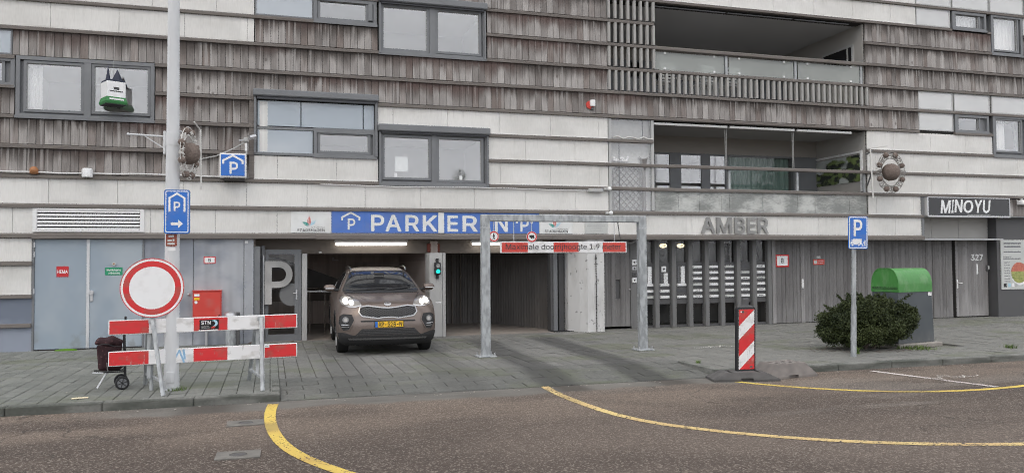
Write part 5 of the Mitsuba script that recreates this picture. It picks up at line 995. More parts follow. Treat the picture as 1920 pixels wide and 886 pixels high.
obj('stamp', [leanm(front(ext(Point(-0.06, h1-0.065).buffer(0.018), 0.001), mx, my-0.036, 0)), leanm(front(ext(rrect(0.05, 0.10, h0+0.05, h0+0.075, 0.01), 0.001), mx, my-0.036, 0))], 'hall_box', k)
obj('bolt', leanm(cyl((mx-0.09, my-0.037, h1-0.065), (mx-0.09, my-0.034, h1-0.065), 0.012, 10)), 'sign_white', k)
obj('neck', rbx(mx-0.06, mx+0.06, my-0.03, my+0.03, -0.06, 0.03, 0.01), 'rubber', k)

# ------------------------------------------------------------------ delivery parking sign
k = thing('loading_bay_sign', 'blue P sign with white lorry on a slim pole in front of the bush', 'sign')
sxp, syp = 9.275, -6.06
def lp(m): m = m.copy(); v = m.vertices.copy(); v[:, 0] += 0.030*v[:, 2]; m.vertices = v; return m
obj('pole', lp(lathe([(0, 0), (0.046, 0), (0.044, 0.82), (0.037, 0.86), (0.034, 2.30), (0, 2.30)], (sxp, syp, 0), 18)), 'galvanised', k, smooth=40)
a, b, c, d_ = sxp-0.175, sxp+0.205, 1.785, 2.325; Y = syp-0.07
obj('plate', lp(front(ext(rrect(0, b-a, 0, d_-c, 0.03), 0.014), a-0.0, Y, c)), 'sign_blue', k)
obj('border', lp(front(ext(rrect(0.008, b-a-0.008, 0.008, d_-c-0.008, 0.026).difference(rrect(0.024, b-a-0.024, 0.024, d_-c-0.024, 0.016)), 0.002), a, Y-0.014, c)), 'sign_white', k)
obj('letter_p', lp(front(text('P', 0.26, 0.17, True), a+0.10, Y-0.014, c+0.22)), 'sign_white', k)
lorry = shapely.union_all([sbox(0.085, 0.085, 0.26, 0.165), Polygon([(0.04, 0.085), (0.04, 0.12), (0.055, 0.15), (0.08, 0.15), (0.08, 0.085)]), sbox(0.04, 0.07, 0.26, 0.083)])
obj('lorry', lp(front(ext(lorry.difference(Point(0.075, 0.068).buffer(0.024)).difference(Point(0.205, 0.068).buffer(0.024)).difference(sbox(0.05, 0.12, 0.07, 0.14)), 0.002), a, Y-0.014, c)), 'sign_white', k)
obj('lorry_wheel', [lp(front(ext(Point(x, 0.066).buffer(0.017), 0.002), a, Y-0.014, c)) for x in (0.075, 0.205)], 'sign_white', k)
obj('porter', lp(front(ext(shapely.union_all([Point(0.325, 0.135).buffer(0.011), LineString([(0.325, 0.12), (0.318, 0.085)]).buffer(0.010), LineString([(0.318, 0.085), (0.305, 0.05)]).buffer(0.006), LineString([(0.318, 0.085), (0.338, 0.052)]).buffer(0.006), LineString([(0.32, 0.11), (0.29, 0.10)]).buffer(0.005), LineString([(0.29, 0.11), (0.278, 0.055), (0.262, 0.05)]).buffer(0.004), Point(0.283, 0.055).buffer(0.009)]), 0.002), a, Y-0.014, c)), 'sign_white', k)
obj('clamp', lp(rbx(sxp-0.05, sxp+0.05, syp-0.056, syp-0.03, 2.0, 2.04, 0.004)), 'steel', k)

# ------------------------------------------------------------------ underground waste container column
k = thing('waste_container', 'dark grey waste container with rounded green hood half hidden by the bush', 'waste container')
ang = math.radians(10); org = np.array([11.02, -5.16]); LR, LL_ = 1.0, 0.60
def cb(m):   # local x along the long side, y along the arched end
    m = m.copy(); m.apply_transform(trimesh.transformations.rotation_matrix(ang, [0, 0, 1])); m.apply_translation([org[0], org[1], 0]); return m
body = trimesh.convex.convex_hull(np.array([[x, y, 0.06] for x in (-0.0, LR) for y in (0.0, LL_)]+[[x, y, 1.0] for x in (0.05, LR-0.02) for y in (0.025, LL_-0.02)]))
obj('body', cb(body), 'bin_grey', k)
prof = [(0.012, 1.0), (0.012, 1.14)]+[(0.012+0.20*(1-math.cos(a)), 1.14+0.30*math.sin(a)) for a in np.linspace(0.1, math.pi/2, 9)]+[(LL_-0.012-0.20*(1-math.cos(a)), 1.14+0.30*math.sin(a)) for a in np.linspace(math.pi/2, 0.1, 9)]+[(LL_-0.012, 1.14), (LL_-0.012, 1.0)]
hood = trimesh.creation.extrude_polygon(Polygon(prof), LR-0.055, engine='earcut'); hood.apply_transform(np.array([[0, 0, 1, 0.045], [1, 0, 0, 0], [0, 1, 0, 0], [0, 0, 0, 1.0]]))
obj('hood', cb(hood), 'cover_green', k, smooth=30)
rim = trimesh.creation.extrude_polygon(Polygon(prof).buffer(0.008).difference(Polygon(prof).buffer(-0.012)).difference(sbox(-1, 0.9, 2, 1.01)), 0.02, engine='earcut'); rim.apply_transform(np.array([[0, 0, 1, 0.037], [1, 0, 0, 0], [0, 1, 0, 0], [0, 0, 0, 1.0]])); obj('hood_edge', cb(rim), 'cover_green', k)
for z in (1.06, 1.085): obj('hood_seam', cb(bx(0.035, 0.045, 0.03, LL_-0.03, z, z+0.007)), 'black', k)
obj('sticker', cb(rbx(LR-0.12, LR-0.025, 0.015, 0.024, 0.92, 0.985, 0.002)), 'sign_white', k)
obj('plinth', cb(rbx(-0.10, LR+0.10, -0.10, LL_+0.1, -0.1, 0.055, 0.012)), 'concrete', k)

# ------------------------------------------------------------------ evergreen bush and small plants
def leafcloud(n, centers, radii, leaf, seed, zmin=0.02, flat=0.0):
    g = np.random.default_rng(seed); V, F = [], []
    ci = g.integers(0, len(centers), n); d = g.normal(size=(n, 3)); d /= np.linalg.norm(d, axis=1, keepdims=True)
    r = g.random(n)**0.28
    p = centers[ci]+d*radii[ci]*r[:, None]
    p = p[p[:, 2] > zmin]; n = len(p)
    u = g.normal(size=(n, 3)); u[:, 2] += 0.5; u /= np.linalg.norm(u, axis=1, keepdims=True); w = np.cross(u, g.normal(size=(n, 3))); w /= np.linalg.norm(w, axis=1, keepdims=True)
    L = leaf*g.uniform(0.6, 1.4, n)[:, None]; W_ = L*0.24
    v = np.stack([p, p+u*L*0.5+w*W_, p+u*L, p+u*L*0.5-w*W_], 1).reshape(-1, 3)
    f = np.arange(n)[:, None]*4; f = np.concatenate([np.hstack([f, f+1, f+2]), np.hstack([f, f+2, f+3])])
    return trimesh.Trimesh(v, f, process=False)
mat('evergreen', lambda p, n, uv: mix((0.015, 0.024, 0.010), (0.070, 0.088, 0.030), smoothstep(0.25, 0.8, 0.55*fbm(p.x*3.2, p.y*3.2, p.z*3.2, 3) + 0.45*noise(p.x*55, p.y*55, p.z*55) + 0.16*smoothstep(10.7, 11.5, p.x))), 0.6, 0.3)
k = thing('evergreen_bush', 'dense dark evergreen bush in front of the waste container', 'bush')
g = np.random.default_rng(11)
cs, rs = [], []
for i in range(420):
    d = g.normal(size=3); d /= np.linalg.norm(d); d = np.sign(d)*np.abs(d)**0.8; rr = g.random()**0.35
    x, y, z = 10.30+0.91*d[0]*rr, -5.22+0.50*d[1]*rr, 0.47+0.37*d[2]*rr+0.06*d[0]
    s_ = g.uniform(0.07, 0.15); cs.append((x, y, max(z, 0.08))); rs.append((s_*1.15, s_, s_*0.9))
obj('foliage', leafcloud(90000, np.array(cs), np.array(rs), 0.040, 3), 'evergreen', k)
sprig = []
for i in range(70):
    x, y = 10.30+g.uniform(-0.75, 0.85), -5.2+g.uniform(-0.45, 0.4); z0 = 0.80-0.45*(abs(x-10.34)/1.06)**2.2+0.05*(x-10.3); L = g.uniform(0.05, 0.20); dx, dy = g.normal(0, 0.10, 2)
    for t in np.linspace(0, 1, 26): sprig.append((x+dx*t, y+dy*t, z0+L*t))
sp_ = np.array(sprig); obj('sprig', leafcloud(len(sp_)*5, sp_, np.full((len(sp_), 3), 0.016), 0.036, 5), 'evergreen', k)
obj('trunk', [tube([(10.3+0.2*math.cos(a), -5.1+0.1*math.sin(a), 0), (10.3+0.5*math.cos(a), -5.15+0.25*math.sin(a), 0.35), (10.3+0.75*math.cos(a), -5.15+0.35*math.sin(a), 0.62)], [0.03, 0.02, 0.008], 6) for a in np.arange(7)*0.9], 'wicker', k)
def blades(cx, cy, n, h, spread, w, seed, z0=0.0, droop=0.6):
    g = np.random.default_rng(seed); V, F = [], []
    for i in range(n):
        a = g.uniform(0, 2*math.pi); L = h*g.uniform(0.5, 1.1); b = np.array([cx+g.normal(0, spread), cy+g.normal(0, spread), z0]); d = np.array([math.cos(a), math.sin(a), 0]); s_ = np.array([-d[1], d[0], 0])*w
        for q, t in enumerate((0, 0.5, 1.0)):
            p = b+d*L*droop*t*t+np.array([0, 0, L*t*(1-0.4*t*droop)]); V += [p-s_*(1-t*0.9), p+s_*(1-t*0.9)]
        o = 6*i; F += [[o, o+1, o+3], [o, o+3, o+2], [o+2, o+3, o+5], [o+2, o+5, o+4]]
    return trimesh.Trimesh(np.array(V), np.array(F), process=False)
for name, lab, cx, cy, n, h, sp__, w, sd in (('weed', 'leafy weed rosette beside the bush near the sign pole', 9.62, -5.72, 40, 0.16, 0.03, 0.012, 1), ('weed', 'low weeds in the joint under the waste container plinth', 11.1, -5.45, 170, 0.09, 0.16, 0.008, 2),
        ('grass_tuft', 'grass tuft growing at the foot of the lamp post', -1.13, -6.12, 90, 0.07, 0.05, 0.004, 3), ('grass_tuft', 'small grass tuft near the kerb at far right', 12.75, -5.95, 90, 0.10, 0.06, 0.005, 4), ('grass_tuft', 'tiny weed at the dropped kerb beside the marker board', 6.45, -5.95, 30, 0.07, 0.02, 0.006, 6)):
    k = thing(name, lab, 'weed' if name == 'weed' else 'grass'); obj('leaves', blades(cx, cy, n, h, sp__, w, sd), 'grass', k)
k = thing('moss_patch', 'bright green moss at the foot of the blue double door', 'moss'); m = trimesh.creation.icosphere(subdivisions=3, radius=1); v = m.vertices*[0.20, 0.09, 0.035]; v[:, 2] += 0.012*(meshkit.fbm(v*30, 3)-0.5); m.vertices = v; m.apply_translation([-3.72, -0.10, 0.0]); obj('cushion', m, 'moss_green', k, smooth=True)
k = thing('litter', 'pale strip of litter on the kerb left of the barrier', 'litter'); m = rbx(-0.09, 0.09, -0.025, 0.025, 0.004, 0.016, 0.003); m.apply_transform(trimesh.transformations.rotation_matrix(0.15, [0, 0, 1])); m.apply_translation([-2.19, -6.42, 0.0]); obj('paper', m, 'litter_paper', k)
# valve covers in the road
for q, (x, y, rz) in enumerate(((-0.25, -8.12, 0.03), (-0.27, -9.62, -0.03))):
    k = thing('valve_cover', ('small square concrete valve cover in the road nearer the kerb', 'small square concrete valve cover in the road nearer the camera')[q], 'valve cover', 'valve covers in the road')
    R_ = trimesh.transformations.rotation_matrix(rz, [0, 0, 1])
    fr = ext(rrect(-0.19, 0.19, -0.15, 0.15, 0.01).difference(Point(0, 0).buffer(0.078)), 0.012); lid = cyl((0, 0, 0.0), (0, 0, 0.008), 0.074, 22)
    for n_, m, mm in (('frame', fr, 'concrete'), ('lid', lid, 'rubber')):
        m.apply_transform(R_); m.apply_translation([x, y, -0.102]); obj(n_, m, {'concrete': 'cover_concrete'}.get(mm, mm), k)
# fine litter and chalk on the paving

# ------------------------------------------------------------------ the car
mat('car_paint', (0.165, 0.130, 0.113), 0.30, 0.5, metal=0.55, coat=1.0)
mat('car_black', (0.028, 0.028, 0.029), 0.55, 0.35)
mat('tyre_black', (0.024, 0.024, 0.024), 0.85, 0.2)
mat('car_glass', (0.012, 0.013, 0.015), 0.03, 0.9)
mat('lamp_glass', (0.35, 0.33, 0.31), 0.12, 0.8, metal=0.3)
mat('mesh_grey', (0.075, 0.075, 0.077), 0.5, 0.4)
mat('rim_grey', (0.22, 0.22, 0.22), 0.35, 0.5, metal=0.7)
CS = 0.945; CH = math.radians(-2.0); CP = np.array([1.975, -3.16])
def cw(p):   # car frame (side to the right, forward, up) in full size metres -> world
    p = np.asarray(p, float)*CS; s, f, z = p[..., 0], p[..., 1], p[..., 2]
    return np.stack([CP[0]+s*math.cos(CH)+f*math.sin(CH), CP[1]+s*math.sin(CH)-f*math.cos(CH), z], -1)
def tocar(m):
    m = m.copy(); m.vertices = cw(m.vertices); m.fix_normals(); return m
zt = [0.19, 0.27, 0.38, 0.55, 0.70, 0.82, 0.90, 0.96, 1.00, 1.045, 1.09, 1.125, 1.16, 1.28, 1.40, 1.50, 1.565, 1.605, 1.625]
Ff = PchipInterpolator(zt, [-0.16, -0.05, 0.0, 0.0, -0.015, -0.04, -0.08, -0.15, -0.27, -0.52, -0.84, -1.10, -1.28, -1.50, -1.74, -1.98, -2.22, -2.50, -2.80])
Ww = PchipInterpolator(zt, [0.80, 0.875, 0.91, 0.927, 0.927, 0.925, 0.92, 0.912, 0.90, 0.885, 0.868, 0.85, 0.825, 0.765, 0.70, 0.64, 0.575, 0.48, 0.36])
Rr = PchipInterpolator(zt, [-4.30, -4.40, -4.46, -4.48, -4.47, -4.45, -4.43, -4.41, -4.39, -4.37, -4.35, -4.32, -4.28, -4.16, -4.02, -3.86, -3.66, -3.4, -3.2])
Cc = PchipInterpolator(zt, [0.30, 0.36, 0.40, 0.42, 0.44, 0.50, 0.55, 0.58, 0.58, 0.60, 0.58, 0.52, 0.36, 0.33, 0.30, 0.28, 0.26, 0.24, 0.2])
Nn = PchipInterpolator(zt, [3.0]*4+[2.9, 2.7, 2.6, 2.5, 2.5, 2.5, 2.5, 2.5, 2.5, 2.5, 2.4, 2.4, 2.3, 2.2, 2.0])
def fsurf(s, z):
    z = np.clip(z, 0.19, 1.625); w, n = Ww(z), Nn(z); t = np.clip(np.abs(s)/w, 0, 0.9995)
    return Ff(z)-Cc(z)*(1-(1-t**n)**(1/n))
zl = np.unique(np.r_[np.linspace(0.19, 0.9, 26), np.linspace(0.9, 1.16, 40), np.linspace(1.16, 1.625, 34)])
nf, ns = 61, 16
V, q = [], 0
for z in zl:
    w = Ww(z); ss = w*np.sin(np.linspace(-math.pi/2, math.pi/2, nf)); ring = [(s, float(fsurf(s, z)), z) for s in ss]
    f0 = float(Ff(z)-Cc(z)); rc = 0.32; r1 = float(Rr(z))+rc
    ring[0] = (-w, f0, z); ring[-1] = (w, f0, z)
    right = [(w, f0+(r1-f0)*t, z) for t in np.linspace(0, 1, ns+1)[1:]]
    back = [(w*math.cos(a)**0.5 if math.cos(a) > 0 else -w*abs(math.cos(a))**0.5, r1-rc*math.sin(a)**0.6, z) for a in np.linspace(0, math.pi, 20)[1:-1]]
    left = [(-w, f0+(r1-f0)*t, z) for t in np.linspace(1, 0, ns+1)[:-1]]
    V.append(ring+right+back+left)
V = np.array(V); nl, nr = V.shape[:2]; F_ = []
idx = np.arange(nl*nr).reshape(nl, nr)
for i in range(nl-1):
    a, b = idx[i], idx[i+1]
    for j in range(nr):
        k_ = (j+1) % nr; F_ += [[a[j], a[k_], b[k_]], [a[j], b[k_], b[j]]]
Vv = np.vstack([V.reshape(-1, 3), V[0].mean(0), V[-1].mean(0)]); c0, c1 = nl*nr, nl*nr+1
for j in range(nr):
    k_ = (j+1) % nr; F_ += [[c0, idx[0][k_], idx[0][j]], [c1, idx[-1][j], idx[-1][k_]]]
shell = trimesh.Trimesh(Vv, F_, process=False); shell.fix_normals()
import manifold3d as m3
def man(t): return m3.Manifold(m3.Mesh(np.asarray(t.vertices, np.float32), np.asarray(t.faces, np.uint32)))
body = man(shell)
WF, WR, TR = -0.91, -3.58, 0.345
for f in (WF, WR):
    for s in (-1, 1): body = body - man(cyl((s*0.60, f, TR+0.01), (s*1.1, f, TR+0.01), 0.405, 40))
qm = body.to_mesh(); bodym = trimesh.Trimesh(qm.vert_properties[:, :3], qm.tri_verts)
car = thing('car', 'brown sport utility car with lit headlights driving out of the garage', 'car')
obj('body', tocar(bodym), 'car_paint', car, smooth=32)
def fine(poly, d, e):
    m = ext(poly, d); v, f = trimesh.remesh.subdivide_to_size(m.vertices, m.faces, e); return trimesh.Trimesh(v, f, process=False)
def patch(poly, off=0.004, d=0.01, e=0.05):
    """an outline in (side, height) laid on the front of the car"""
    m = fine(poly, d, e); v = m.vertices; s, z, t = v[:, 0], v[:, 1], v[:, 2]
    ds = (fsurf(s+0.01, z)-fsurf(s-0.01, z))/0.02; dz = (fsurf(s, z+0.008)-fsurf(s, z-0.008))/0.016
    n = np.stack([-ds, np.ones_like(s), -dz], -1); n /= np.linalg.norm(n, axis=1, keepdims=True)
    return tocar(trimesh.Trimesh(np.stack([s, fsurf(s, z), z], -1)+n*(off-0.5*d*0+t-d)[:, None]+n*0.0, m.faces, process=False))
def mir(poly): return affinity.scale(poly, -1, 1, origin=(0, 0))
# windscreen with dark surround, wipers
ws = Polygon([(-0.735, 1.165), (0.735, 1.165), (0.71, 1.22), (0.565, 1.50), (0.50, 1.525), (-0.50, 1.525), (-0.565, 1.50), (-0.71, 1.22)])
obj('windscreen_surround', patch(ws.buffer(0.022), 0.006, 0.01, 0.06), 'car_black', car, smooth=40)
obj('windscreen', patch(ws, 0.012, 0.006, 0.06), 'car_glass', car, smooth=40)
obj('cowl', patch(sbox(-0.72, 1.118, 0.72, 1.150), 0.012, 0.014, 0.06), 'car_black', car, smooth=40)
for a, b in (((-0.55, 1.15), (0.10, 1.19)), ((0.05, 1.15), (0.58, 1.205))): obj('wiper', patch(LineString([a, b]).buffer(0.008), 0.026, 0.012, 0.05), 'car_black', car)
# grille
def gshape(g=0.0):
    top = [(-0.50, 0.885), (-0.36, 0.90), (-0.14, 0.872), (0, 0.862), (0.14, 0.872), (0.36, 0.90), (0.50, 0.885)]
    bot = [(0.525, 0.80), (0.47, 0.735), (0.18, 0.695), (0.10, 0.712), (-0.10, 0.712), (-0.18, 0.695), (-0.47, 0.735), (-0.525, 0.80)]
    return Polygon(top+bot).buffer(0.03).buffer(-0.03+g)
obj('grille', patch(gshape(0.0), 0.006, 0.01), 'car_black', car)
obj('grille_surround', patch(gshape(0.015).difference(gshape(-0.003)), 0.022, 0.026), 'chrome_dull', car, smooth=40)
cells = []
for i in range(-16, 17):
    for sgn in (1, -1): cells.append(LineString([(i*0.068-0.2*sgn*1.9, 0.6), (i*0.068+0.2*sgn*1.9, 1.0)]).buffer(0.0045, cap_style=2))
obj('grille_mesh', patch(shapely.union_all(cells).intersection(gshape(-0.012)).buffer(0), 0.014, 0.008), 'mesh_grey', car)
obj('emblem', patch(affinity.scale(Point(0, 0.940).buffer(0.03, quad_segs=12), 2.1, 1).difference(affinity.scale(Point(0, 0.940).buffer(0.022, quad_segs=12), 2.35, 1)), 0.016, 0.01, 0.02), 'chrome', car)
obj('emblem', patch(shapely.union_all([LineString([(-0.034, 0.930), (-0.034, 0.952)]).buffer(0.004), LineString([(-0.012, 0.951), (-0.030, 0.941), (-0.012, 0.930)]).buffer(0.004), LineString([(0.003, 0.930), (0.003, 0.952)]).buffer(0.004), LineString([(0.016, 0.930), (0.027, 0.952), (0.038, 0.930)]).buffer(0.004)]), 0.016, 0.01, 0.02), 'chrome', car)
# lamps
hl = Polygon([(0.50, 0.935), (0.545, 0.985), (0.66, 1.035), (0.80, 1.045), (0.835, 1.005), (0.80, 0.945), (0.70, 0.915), (0.58, 0.912)]).buffer(0.012)
fog = Polygon([(0.66, 0.745), (0.80, 0.755), (0.855, 0.72), (0.868, 0.60), (0.80, 0.485), (0.715, 0.50), (0.63, 0.655)]).buffer(0.015)
for s, side in ((-1, 'left'), (1, 'right')):
    S = (lambda p: p) if s > 0 else mir
    l = obj('headlight', patch(S(hl), 0.008, 0.012, 0.04), 'lamp_glass', car, smooth=40)
    obj('trim', patch(S(hl.buffer(0.010).difference(hl)), 0.010, 0.014, 0.04), 'chrome', l, smooth=40)
    for (x, z, r) in ((0.755, 0.988, 0.047), (0.655, 0.965, 0.042)):
        kk = obj('lamp', patch(S(Point(x, z).buffer(r)), 0.02, 0.014, 0.02), 'sign_white', l); scene[kk]['emitter'] = {'type': 'area', 'radiance': C(0.9, 0.85, 0.77)}
    fl = obj('fog_light', patch(S(fog), 0.006, 0.01, 0.03), 'car_black', car)
    obj('surround', patch(S(fog.buffer(0.012).difference(fog.buffer(-0.002))), 0.014, 0.02, 0.03), 'car_paint', fl, smooth=40)
    obj('ring', patch(S(Point(0.76, 0.665).buffer(0.052).difference(Point(0.76, 0.665).buffer(0.034))), 0.022, 0.02, 0.02), 'rim_grey', fl)
    obj('lens', patch(S(Point(0.76, 0.665).buffer(0.032)), 0.018, 0.01, 0.02), 'lamp_glass', fl)
    for z in (0.575, 0.535): obj('blade', patch(S(sbox(0.70, z, 0.835, z+0.008)), 0.016, 0.012, 0.03), 'chrome', fl)
obj('upper_slot', patch(rrect(-0.50, 0.50, 0.625, 0.652, 0.012), 0.005, 0.01, 0.05), 'car_black', car)
obj('lower_intake', patch(Polygon([(-0.48, 0.50), (0.48, 0.50), (0.56, 0.42), (0.60, 0.385), (-0.60, 0.385), (-0.56, 0.42)]), 0.005, 0.01, 0.05), 'car_black', car)
for z in (0.41, 0.44, 0.47): obj('intake_bar', patch(sbox(-0.52, z, 0.52, z+0.007), 0.012, 0.008, 0.06), 'mesh_grey', car)
obj('lower_bumper', patch(Polygon([(-0.90, 0.43), (-0.80, 0.435), (-0.62, 0.38), (0.62, 0.38), (0.80, 0.435), (0.90, 0.43), (0.868, 0.27), (0.79, 0.20), (-0.79, 0.20), (-0.868, 0.27)]), 0.012, 0.02, 0.05), 'car_black', car, smooth=40)
obj('skid_edge', patch(Polygon([(-0.72, 0.335), (0.72, 0.335), (0.70, 0.31), (-0.70, 0.31)]), 0.022, 0.014, 0.05), 'rim_grey', car, smooth=40)
obj('bonnet_seam', [patch(LineString([(sg*0.50, 0.93), (sg*0.60, 1.05), (sg*0.74, 1.118)]).buffer(0.004), 0.003, 0.004, 0.04) for sg in (-1, 1)], 'black', car)
obj('bonnet_crease', [patch(LineString([(sg*0.30, 0.965), (sg*0.44, 1.05), (sg*0.52, 1.11)]).buffer(0.010), 0.005, 0.006, 0.04) for sg in (-1, 1)], 'car_paint', car, smooth=True)
# number plate
pl = rbx(-0.245, 0.275, 0.012, 0.022, 0.525, 0.635, 0.004); obj('number_plate', tocar(pl), 'plate_yellow', car)
obj('plate_frame', tocar(cat(frame_bars(-0.253, 0.283, 0.517, 0.643, 0.009, 0.0, 0.024))), 'black', car)
obj('plate_flag', tocar(rbx(-0.243, -0.195, 0.022, 0.024, 0.528, 0.632, 0.001)), 'sign_blue', car)
tm = text('RP-528-N', 0.080, 0.43, True, 0.002); v = tm.vertices.copy(); tm.vertices = np.stack([v[:, 0]-0.178, 0.0235+v[:, 2], v[:, 1]+0.540], -1); obj('plate_lettering', tocar(tm), 'black', car)
# sides: windows, mirrors, arches, sills, rails
def side(poly, s, off=0.004, d=0.008):
    m = fine(poly, d, 0.12); v = m.vertices; z = v[:, 1]; w = Ww(np.clip(z, 0.19, 1.62))+off-d+v[:, 2]; return tocar(trimesh.Trimesh(np.stack([s*w, v[:, 0], z], -1), m.faces, process=False))
sw = Polygon([(-1.72, 1.165), (-2.20, 1.47), (-2.6, 1.52), (-3.3, 1.50), (-3.85, 1.30), (-3.80, 1.20), (-3.0, 1.17)])
for s in (-1, 1):
    obj('side_window', side(sw, s), 'car_glass', car, smooth=40); obj('window_trim', side(sw.buffer(0.02).difference(sw), s, 0.006), 'chrome' if s < 0 else 'car_black', car)
    obj('sill_cladding', side(Polygon([(-1.3, 0.22), (-3.2, 0.22), (-3.2, 0.40), (-1.3, 0.40)]), s, 0.01, 0.02), 'car_black', car)
    for f in (WF, WR):
        ring = Point(f, TR+0.01).buffer(0.455, quad_segs=16).difference(Point(f, TR+0.01).buffer(0.40, quad_segs=16)).intersection(sbox(-5, 0.24, 1, 2)).intersection(sbox(-5, 0, float(-0.52), 2))
        obj('wheel_arch', side(ring, s, 0.012, 0.03), 'car_black', car)
        w = obj('wheel', tocar(cyl((s*0.70, f, TR), (s*0.875, f, TR), 0.235, 28)), 'mesh_grey', car)
        prof_ = [(0.235, -0.11), (0.30, -0.112), (0.338, -0.095), (0.35, -0.06), (0.35, 0.06), (0.338, 0.095), (0.30, 0.112), (0.235, 0.11)]
        ty_ = trimesh.creation.revolve(np.array(prof_+[prof_[0]]), sections=40); ty_.apply_transform(trimesh.transformations.rotation_matrix(math.pi/2, [0, 1, 0])); ty_.apply_translation([s*0.79, f, TR]); obj('tyre', tocar(ty_), 'tyre_black', w, smooth=35)
        obj('spokes', [tocar(beam((s*0.896, f+0.05*math.cos(a), TR+0.05*math.sin(a)), (s*0.896, f+0.22*math.cos(a), TR+0.22*math.sin(a)), 0.04)) for a in np.arange(5)*2*math.pi/5], 'rim_grey', w)
    mc = trimesh.creation.icosphere(subdivisions=3, radius=1.0); v = mc.vertices.copy(); v = np.sign(v)*np.abs(v)**0.75; v[:, 0] *= 1-0.18*(v[:, 2] < 0); mc.vertices = v*[0.115, 0.075, 0.072]+[s*1.005, -1.62, 1.215]
    mk = obj('mirror', tocar(mc), 'car_paint', car, smooth=50)
    obj('indicator', tocar(rbx(s*1.005-0.085, s*1.005+0.09, -1.556, -1.535, 1.195, 1.215, 0.004)), 'chrome', mk)
    obj('mirror_arm', tocar(cyl((s*0.80, -1.66, 1.16), (s*0.95, -1.63, 1.185), 0.028, 10)), 'car_black', mk)
    obj('roof_rail', tocar(tube([(s*0.56, -1.98, 1.565), (s*0.575, -2.06, 1.605), (s*0.585, -2.6, 1.645), (s*0.58, -3.4, 1.625), (s*0.56, -3.6, 1.57)], 0.018, 8)), 'chrome', car, smooth=True)
obj('underbody', tocar(bx(-0.6, 0.6, -4.2, -0.3, 0.21, 0.32)), 'black', car)
obj('interior_mirror', tocar(rbx(-0.10, 0.10, -1.80, -1.78, 1.455, 1.51, 0.01)), 'car_black', car)

# ------------------------------------------------------------------ cardboard house hanging in the left window, tree across the road
mat('navy', (0.03, 0.035, 0.06), 0.5, 0.3); mat('leaf_card', (0.05, 0.20, 0.07), 0.5, 0.3)
k = thing('cardboard_house', 'white cardboard house with navy spires and green base hanging outside the left window', 'window display')
hc = np.array([-2.915, -0.27, 0]); hr = math.radians(28)
def hv(m): m = m.copy(); m.apply_transform(trimesh.transformations.rotation_matrix(hr, [0, 0, 1])); m.apply_translation(hc); return m
obj('house', hv(rbx(-0.17, 0.17, -0.17, 0.17, 4.83, 5.13, 0.004)), 'sign_white', k)
obj('base', hv(trimesh.convex.convex_hull(np.array([[sx*a, sy*a, z] for a, z in ((0.185, 4.70), (0.20, 4.74), (0.172, 4.83)) for sx in (-1, 1) for sy in (-1, 1)]))), 'leaf_card', k)
obj('underside', hv(bx(-0.18, 0.18, -0.18, 0.18, 4.685, 4.70)), 'black', k)
for x, yy, r_, h_ in ((-0.13, -0.10, 0.05, 0.30), (0.06, -0.04, 0.13, 0.27), (0.14, 0.12, 0.04, 0.22)): obj('spire', hv(cone((x, yy, 5.12), (x, yy, 5.12+h_), r_, 0.004, 4)), 'navy', k)
obj('roof', hv(rbx(-0.165, 0.165, -0.165, 0.165, 5.128, 5.165, 0.004)), 'navy', k)
for a, w, z, h_ in ((-0.05, 0.10, 4.97, 0.05), (-0.12, 0.24, 4.93, 0.02), (-0.13, 0.26, 4.77, 0.03)): obj('print', hv(bx(a, a+w, -0.2 if z < 4.8 else -0.173, -0.17, z, z+h_)), 'sign_grey_text' if z > 4.8 else 'sign_white', k)
obj('string', cyl((hc[0], hc[1], 5.16), (hc[0], hc[1], 5.58), 0.003, 5), 'frame_light', k)
mat('bark', (0.07, 0.06, 0.05), 0.9, 0.1)
k = thing('tree', 'bushy tree across the road mirrored in the right pane of the middle window', 'tree')
g = np.random.default_rng(21); tr = np.array([12.4, -36.0, 0])
obj('trunk', tube([tr+[0, 0, -0.1], tr+[0.1, 0, 2], tr+[0, 0.1, 4.5], tr+[0.1, 0, 6.5]], np.array([0.22, 0.17, 0.11, 0.05]), 8), 'bark', k)
tips = []
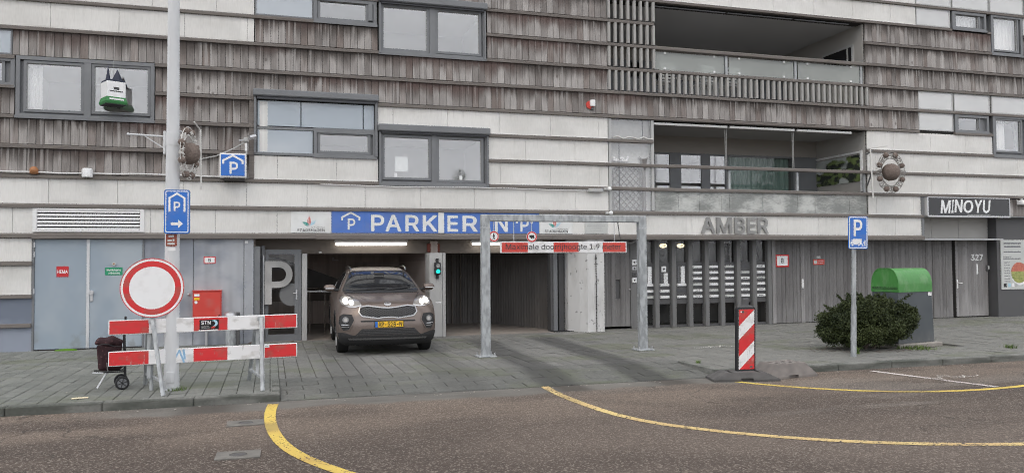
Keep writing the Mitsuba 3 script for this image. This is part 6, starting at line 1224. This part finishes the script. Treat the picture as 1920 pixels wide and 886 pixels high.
for i in range(26):
    a, e_ = g.uniform(0, 6.28), g.uniform(0.1, 1.2); z = g.uniform(2.6, 5.6); L = g.uniform(1.4, 2.7); end = tr+[L*math.cos(a)*math.cos(e_), L*math.sin(a)*math.cos(e_), z+L*math.sin(e_)]
    obj('limb', tube([tr+[0, 0, z], (tr+[0, 0, z]+end)/2+[0, 0, 0.15], end], np.array([0.06, 0.035, 0.012]), 5), 'bark', k)
    for t in (0.45, 0.7, 0.9, 1.0): tips.append(tr+[0, 0, z]+(end-tr-[0, 0, z])*t)
obj('crown', leafcloud(14000, np.array(tips), np.full((len(tips), 3), 0.5), 0.13, 22), 'evergreen', k)

g = np.random.default_rng(5)
for q, (cx, cy, zz, lab) in enumerate(((7.95, -3.95, 0.0055, 'faint chalk scribble on the paving left of the bush'), (9.5, -7.9, -0.0945, 'faint chalk scribble in the parking bay beside the white line'))):
    k = thing('chalk_mark', lab, 'chalk mark')
    pts = [(cx-0.45+0.1*i+g.uniform(-.03, .03), cy+g.uniform(-0.10, 0.10)) for i in range(10)]
    obj('stroke', strip(pts, 0.018, zz, n=40), 'chalk', k); obj('stroke', strip([(x+0.06, y+0.09) for x, y in pts[2:8]], 0.014, zz, n=30), 'chalk', k)
grit = []
for i in range(420):
    x = g.uniform(-6, 18); side = g.random() < 0.75
    y, z = (g.uniform(-7.05, -6.83), -0.097) if side else (g.uniform(-6.6, -0.4), 0.004)
    if 0.1 < x < 6.3 and not side: z = 0.003 if y > -5.5 else 0.003+0.09*(y+5.5)/1.3
    m = trimesh.creation.icosphere(subdivisions=0, radius=g.uniform(0.005, 0.013)); m.apply_scale([1.3, 1, 0.5]); m.apply_translation([x, y, z]); grit.append(m)
k = obj('grit', grit[::3], 'concrete'); labels[k] = {'label': 'pale grit and crumbs scattered along the kerb', 'kind': 'stuff'}
fl = []
for i in range(160):
    a, r_ = g.uniform(0, 6.28), g.uniform(0.6, 1.25); x, y = 10.45+r_*1.05*math.cos(a), -5.15+r_*0.55*math.sin(a)
    m = bx(-0.02, 0.02, -0.01, 0.01, 0, 0.003); m.apply_transform(trimesh.transformations.rotation_matrix(g.uniform(0, 3), [0.2, 0.1, 1])); m.apply_translation([x, y, 0.008]); fl.append(m)
k = obj('fallen_leaves', fl, 'wicker'); labels[k] = {'label': 'dry brown leaves lying under the evergreen bush', 'kind': 'stuff'}
